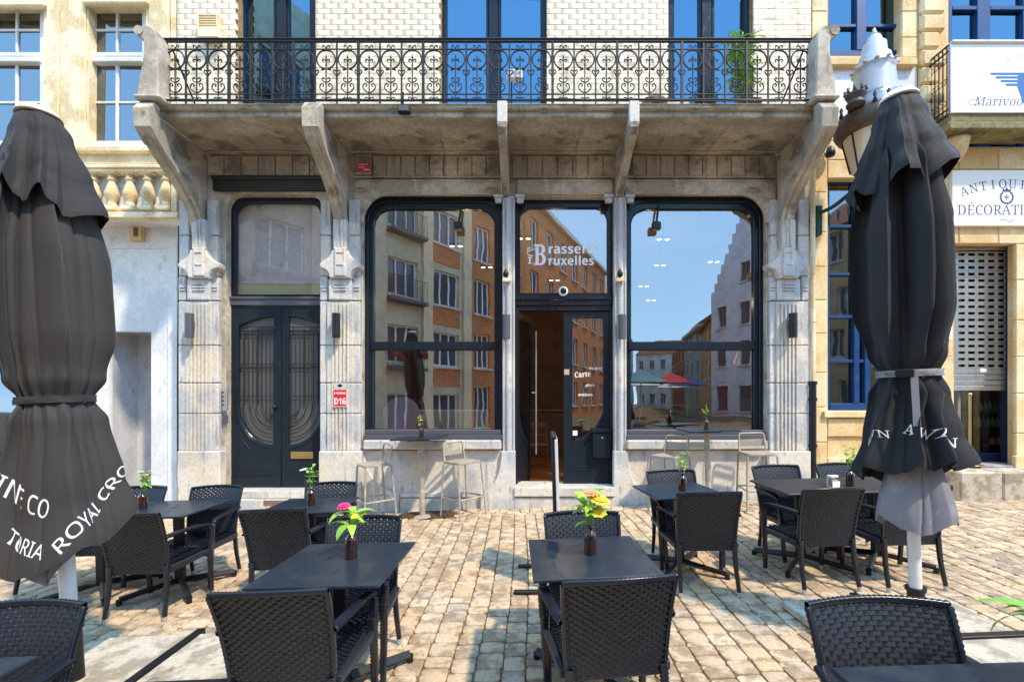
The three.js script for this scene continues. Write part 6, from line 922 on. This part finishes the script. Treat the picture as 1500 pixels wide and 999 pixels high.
  { // plant on the balcony
    const o = thing('balcony_plant', 'leafy green bamboo growing behind the balcony railing', 'plant'), r = rng(14), x = fx(1097, 6.5), st = [], lv = [], lv2 = []; for (let i = 0; i < 12; i++) { const a = r() * 6.3, q = 0.05 + 0.18 * r(), h = 0.6 + 0.55 * r(), bx = (r() - 0.5) * 0.3, bz = (r() - 0.5) * 0.2; st.push(tube([[bx, 0.25, bz], [bx + q * 0.4 * Math.cos(a), 0.25 + h * 0.6, bz + q * 0.3 * Math.sin(a)], [bx + q * Math.cos(a), 0.25 + h, bz + q * 0.6 * Math.sin(a)]], 0.006, 8, 5)); for (let k = 0; k < 26; k++) { const t = 0.25 + 0.75 * r(), L = 0.10 + 0.12 * r(); (r() < 0.5 ? lv : lv2).push(blade(L, 0.014, 1.4).rotateX(0.6 + 1.0 * r()).rotateY(r() * 6.3).translate(bx + q * t * Math.cos(a), 0.25 + h * t, bz + q * t * 0.6 * Math.sin(a))); } }
    part('pot', lathe([[0, 0], [0.14, 0], [0.19, 0.26], [0.2, 0.28], [0.17, 0.28], [0.16, 0.25], [0, 0.25]], 20), mat([0.25, 0.11, 0.06], 0.8), o); part('stems', st, M.leafDark, o); part('leaves', lv, M.leaf, o); part('leaves', lv2, M.leafB, o); o.position.set(x, 5.59, -6.55); }
  { const o = part('planter_bag', new THREE.SphereGeometry(1, 18, 10).scale(0.24, 0.24, 0.14), mat([0.30, 0.26, 0.22], 0.9, { map: T.soil, bumpMap: T.coarse, bumpScale: 0.03 })); o.position.set(fx(962, 6.5), 5.78, -6.55); tag(o, 'grey round planter bag behind the railing', 'planter'); const p2 = part('planter_trough', boxAt(-0.18, 0.18, 0, 0.28, -0.1, 0.1, 0.01), M.stone); p2.position.set(fx(990, 6.5), 5.59, -6.55); tag(p2, 'pale stone trough behind the railing next to the planter bag', 'planter'); }
}
// ---------------------------------------------------------------- large street lantern on a green bracket
{
  const o = thing('street_lantern', 'ornate street lantern with silvery crown on a green iron bracket', 'street lamp'), d = 6.2, X = fx(1281, d), s = d / F, Y = (py) => fy(py, d);
  const L = (pts, n = 24) => lathe(pts.map(([r, py]) => [r * s, Y(py)]), n).translate(X, 0, -d);
  part('bracket', [tube([[fx(1200, 6.9), fy(312, 6.9), -6.93], [fx(1222, 6.7), fy(302, 6.7), -6.7], [fx(1262, d), Y(272), -6.3], [X, Y(262), -d]], 0.028, 30, 8), ...[0, 1, 2, 3].map((i) => new THREE.TorusGeometry(0.075 - 0.008 * i, 0.014, 6, 18).rotateY(0.9).translate(lerp(fx(1207, 6.9), X, 0.12 + i * 0.2), lerp(fy(325, 6.9), Y(290), i * 0.24), lerp(-6.9, -d, 0.12 + i * 0.2)))], M.green, o);
  part('wall_bracket', rectAt(1197, 300, 1206, 344, 6.88, 6.998, 0.015), M.green, o);
  part('glass_body', L([[0, 252], [22, 252], [28, 246], [38, 200], [38, 196], [0, 196]]), mat([0.72, 0.60, 0.42], 0.25), o);
  const fr = []; for (let k = 0; k < 8; k++) { const a = k / 8 * PI * 2 + 0.2; fr.push(bar([X + 28.5 * s * Math.sin(a), Y(248), -d + 28.5 * s * Math.cos(a)], [X + 39 * s * Math.sin(a), Y(198), -d + 39 * s * Math.cos(a)], 0.018, 0.018)); } part('cage', [...fr, L([[0, 262], [8, 262], [20, 256], [24, 250], [22, 247], [0, 247]])], M.iron, o);
  part('gallery', L([[38, 200], [46, 196], [50, 188], [50, 176], [44, 170], [38, 168], [0, 166], [0, 200]]), mat([0.16, 0.12, 0.09], 0.6, { metalness: 0.3, map: T.dust }), o);
  const crown = (r, y, n, h, m) => { const g = []; for (let k = 0; k < n; k++) { const a = k / n * PI * 2; g.push(lathe([[0, 0], [3.4 * s, 0.02], [1.6 * s, h * 0.5], [2.6 * s, h * 0.75], [0, h]], 6).translate(X + r * s * Math.sin(a), Y(y), -d + r * s * Math.cos(a))); } g.forEach((q) => part('crown_ornament', q, m, o)); };
  crown(48, 176, 20, 0.17, M.iron); part('neck', L([[30, 168], [31, 158], [28, 150], [30, 146], [0, 146], [0, 168]]), mat([0.34, 0.33, 0.36], 0.35, { metalness: 0.7 }), o);
  const pm = mat([0.50, 0.50, 0.52], 0.4, { metalness: 0.25 }); // polished zinc top: faceted tiers
  part('chimney', [L([[27, 148], [28, 140], [25, 106], [28, 104], [28, 100], [23, 98]], 8), L([[23, 99], [20, 84], [16, 79], [15, 66], [10, 62], [9, 56], [5, 52], [0, 51]], 8)], pm, o);
  crown(27, 103, 12, 0.045, pm); part('finial', L([[0, 52], [3, 51], [4, 48], [1.4, 46], [2.6, 43.5], [0, 40]], 10), pm, o);
  { const cx = fx(1254, 5.95), g = [lathe([[0.02, 0], [0.10, 0.02], [0.11, 0.05], [0.085, 0.08], [0.09, 0.10], [0.115, 0.15], [0.125, 0.17], [0.11, 0.17], [0.08, 0.12], [0, 0.12]], 16)]; for (let k = 0; k < 9; k++) { const a = k / 9 * 6.283; g.push(lathe([[0, 0], [0.024, 0.02], [0.012, 0.05], [0.02, 0.07], [0, 0.09]], 6).translate(0.115 * Math.sin(a), 0.165, 0.115 * Math.cos(a))); } part('small_crown', merge(g.map((q) => flatUV(q))).translate(cx, fy(158, 5.95), -5.95), mat([0.13, 0.10, 0.085], 0.6, { metalness: 0.3, map: T.dust }), o, true); }
  rebase(o, X, Y(312), -6.9);
}
// ---------------------------------------------------------------- inside the brasserie
{
  const fl = fy(716, 7.16) + 0.013, r = rng(19);
  // ceiling spots in pairs
  for (const [px, py, d] of [[972, 351, 8.5], [967, 389, 9.6], [1046, 384, 9.6], [943, 420, 11], [954, 440, 12], [668, 361, 8.5], [713, 392, 9.6], [812, 411, 10.5], [768, 350, 8.5]]) {
    const o = thing('ceiling_spot', 'pair of small warm ceiling spots inside the brasserie', 'lamp', 'ceiling spots in the dining room'), x = fx(px, d), y = fy(py, d); for (const k of [-1, 1]) { part('spot_ring', lathe([[0.05, 0], [0.06, 0.0], [0.06, 0.05], [0.05, 0.05]], 14).translate(x + k * 0.075, y, -d), M.blackMetal, o); part('spot_bulb', new THREE.CylinderGeometry(0.045, 0.045, 0.03, 14).translate(x + k * 0.075, y + 0.018, -d), M.lampGlow, o); } part('spot_stem', rod([x, y + 0.03, -d], [x, 5.0, -d], 0.012), M.blackMetal, o); rebase(o, x, y, -d);
  }
  for (const [x, d] of [[-1.2, 9.2], [0.6, 8.9], [2.4, 9.2]]) { const l = new THREE.PointLight(new THREE.Color().setRGB(1, 0.72, 0.42), 1.6, 0, 2); l.position.set(x, 3.6, -d); l.castShadow = true; scene.add(l); }
  // black spotlight hanging just inside each window
  for (const [px, label] of [[963, 'small black spotlight hanging in front of the window that reflects the sky'], [671, 'small black spotlight hanging in front of the window that reflects apartments']]) { const d = 7.0, o = thing('track_spotlight', label, 'lamp'); part('lamp_head', rectAt(px - 6, 324, px + 6, 335, d, d + 0.10, 0.008), M.blackMetal, o); part('arm', rod([fx(px, d), fy(326, d), -d - 0.05], [fx(px + 4, d), fy(298, d), -d - 0.08], 0.018), M.blackMetal, o); rebase(o, fx(px, d), fy(330, d), -d); }
  const X = (px, d) => fx(px, d);
  { const o = thing('banquette', 'red padded bench behind the window that reflects apartments', 'bench'), d = 8.0; part('seat', rectAt(560, 636, 715, 668, d, d + 0.5, 0.03), M.red, o); part('backrest', rectAt(560, 600, 715, 640, d + 0.5, d + 0.62, 0.03), mat([0.62, 0.50, 0.32], 0.7), o); part('base', boxAt(X(560, d), X(715, d), fl, fy(668, d), -d - 0.5, -d - 0.05, 0.01), M.darkWall, o); }
  { const o = part('wall_disc', new THREE.CylinderGeometry(0.34, 0.34, 0.03, 40).rotateX(PI / 2), mat([0.78, 0.62, 0.58], 0.8)); o.position.set(X(588, 8.44), fy(608, 8.44), -8.44); tag(o, 'pale pink disc hung over the bench inside the window', 'decoration'); }
  { const o = thing('dining_chair', 'wooden chair seen through the open entrance', 'chair'), x = X(788, 9.4), d = 9.4; for (const [a, b] of [[-1, -1], [1, -1], [-1, 1], [1, 1]]) part('leg', boxAt(x + a * 0.18 - 0.018, x + a * 0.18 + 0.018, fl, b < 0 ? fl + 0.92 : fl + 0.45, -d + b * 0.18 - 0.018, -d + b * 0.18 + 0.018, 0.003), M.wood, o); part('seat', boxAt(x - 0.21, x + 0.21, fl + 0.451, fl + 0.48, -d - 0.15, -d + 0.21, 0.006), M.wood, o); part('back_rail', [boxAt(x - 0.16, x + 0.16, fl + 0.80, fl + 0.9, -d - 0.19, -d - 0.17, 0.004), boxAt(x - 0.16, x + 0.16, fl + 0.62, fl + 0.67, -d - 0.19, -d - 0.17, 0.004)], M.wood, o); rebase(o, x, fl, -d); }
  { const o = thing('bar_counter', 'dark bar counter with bottles deep inside the entrance', 'counter'), d = 11; part('counter_front', boxAt(X(770, d), X(900, d), fl, fl + 1.1, -d - 0.6, -d, 0.01), M.darkWall, o); part('counter_top', boxAt(X(768, d), X(902, d), fl + 1.101, fl + 1.14, -d - 0.64, -d + 0.04, 0.01), M.wood, o); }
  { const o = thing('wall_poster', 'yellow poster panel inside the window near the pier', 'poster'), d = 8.4; part('panel', rectAt(1078, 584, 1100, 635, d, d + 0.03, 0.004), mat([0.60, 0.33, 0.05], 0.7), o); part('frame', [rectAt(1076, 545, 1078, 636, d - 0.01, d + 0.04, 0.003), rectAt(1100, 545, 1102, 636, d - 0.01, d + 0.04, 0.003)], M.wood, o); }
  { const o = thing('red_banner', 'tall red poster inside the window near the pier', 'poster'), d = 8.6; part('sheet', rectAt(1054, 562, 1074, 618, d, d + 0.02, 0.003), M.red, o); part('batten', rectAt(1053, 559, 1075, 562, d - 0.01, d + 0.03, 0.003), M.blackMetal, o); }
  { const o = thing('pendant_shade', 'copper pendant shade hanging inside the window near the pier', 'lamp'), d = 7.9, x = X(1084, d), y = fy(535, d); part('shade', lathe([[0.13, 0], [0.12, 0.05], [0.05, 0.2], [0.02, 0.26], [0.018, 0.26], [0.045, 0.19], [0.11, 0.04]], 22).translate(x, y, -d), mat([0.55, 0.28, 0.08], 0.3, { metalness: 0.6 }), o); part('cord', rod([x, y + 0.26, -d], [x, 5.0, -d], 0.006), M.blackMetal, o); rebase(o, x, y, -d); }
  for (let i = 0; i < 3; i++) { const o = thing('dining_table', 'small wooden dining table inside behind the right hand window', 'table', 'dining tables inside'), x = 1.95 + i * 0.75, d = 8.1; part('table_top', cbox(0.6, 0.03, 0.6, 0.004).translate(x, fl + 0.75, -d), M.wood, o); part('column', rod([x, fl, -d], [x, fl + 0.735, -d], 0.035), M.blackMetal, o); part('foot', lathe([[0, 0], [0.2, 0], [0.2, 0.015], [0.04, 0.03], [0, 0.03]], 18).translate(x, fl, -d), M.blackMetal, o); rebase(o, x, fl, -d); }
}
renderer.render(scene, camera);
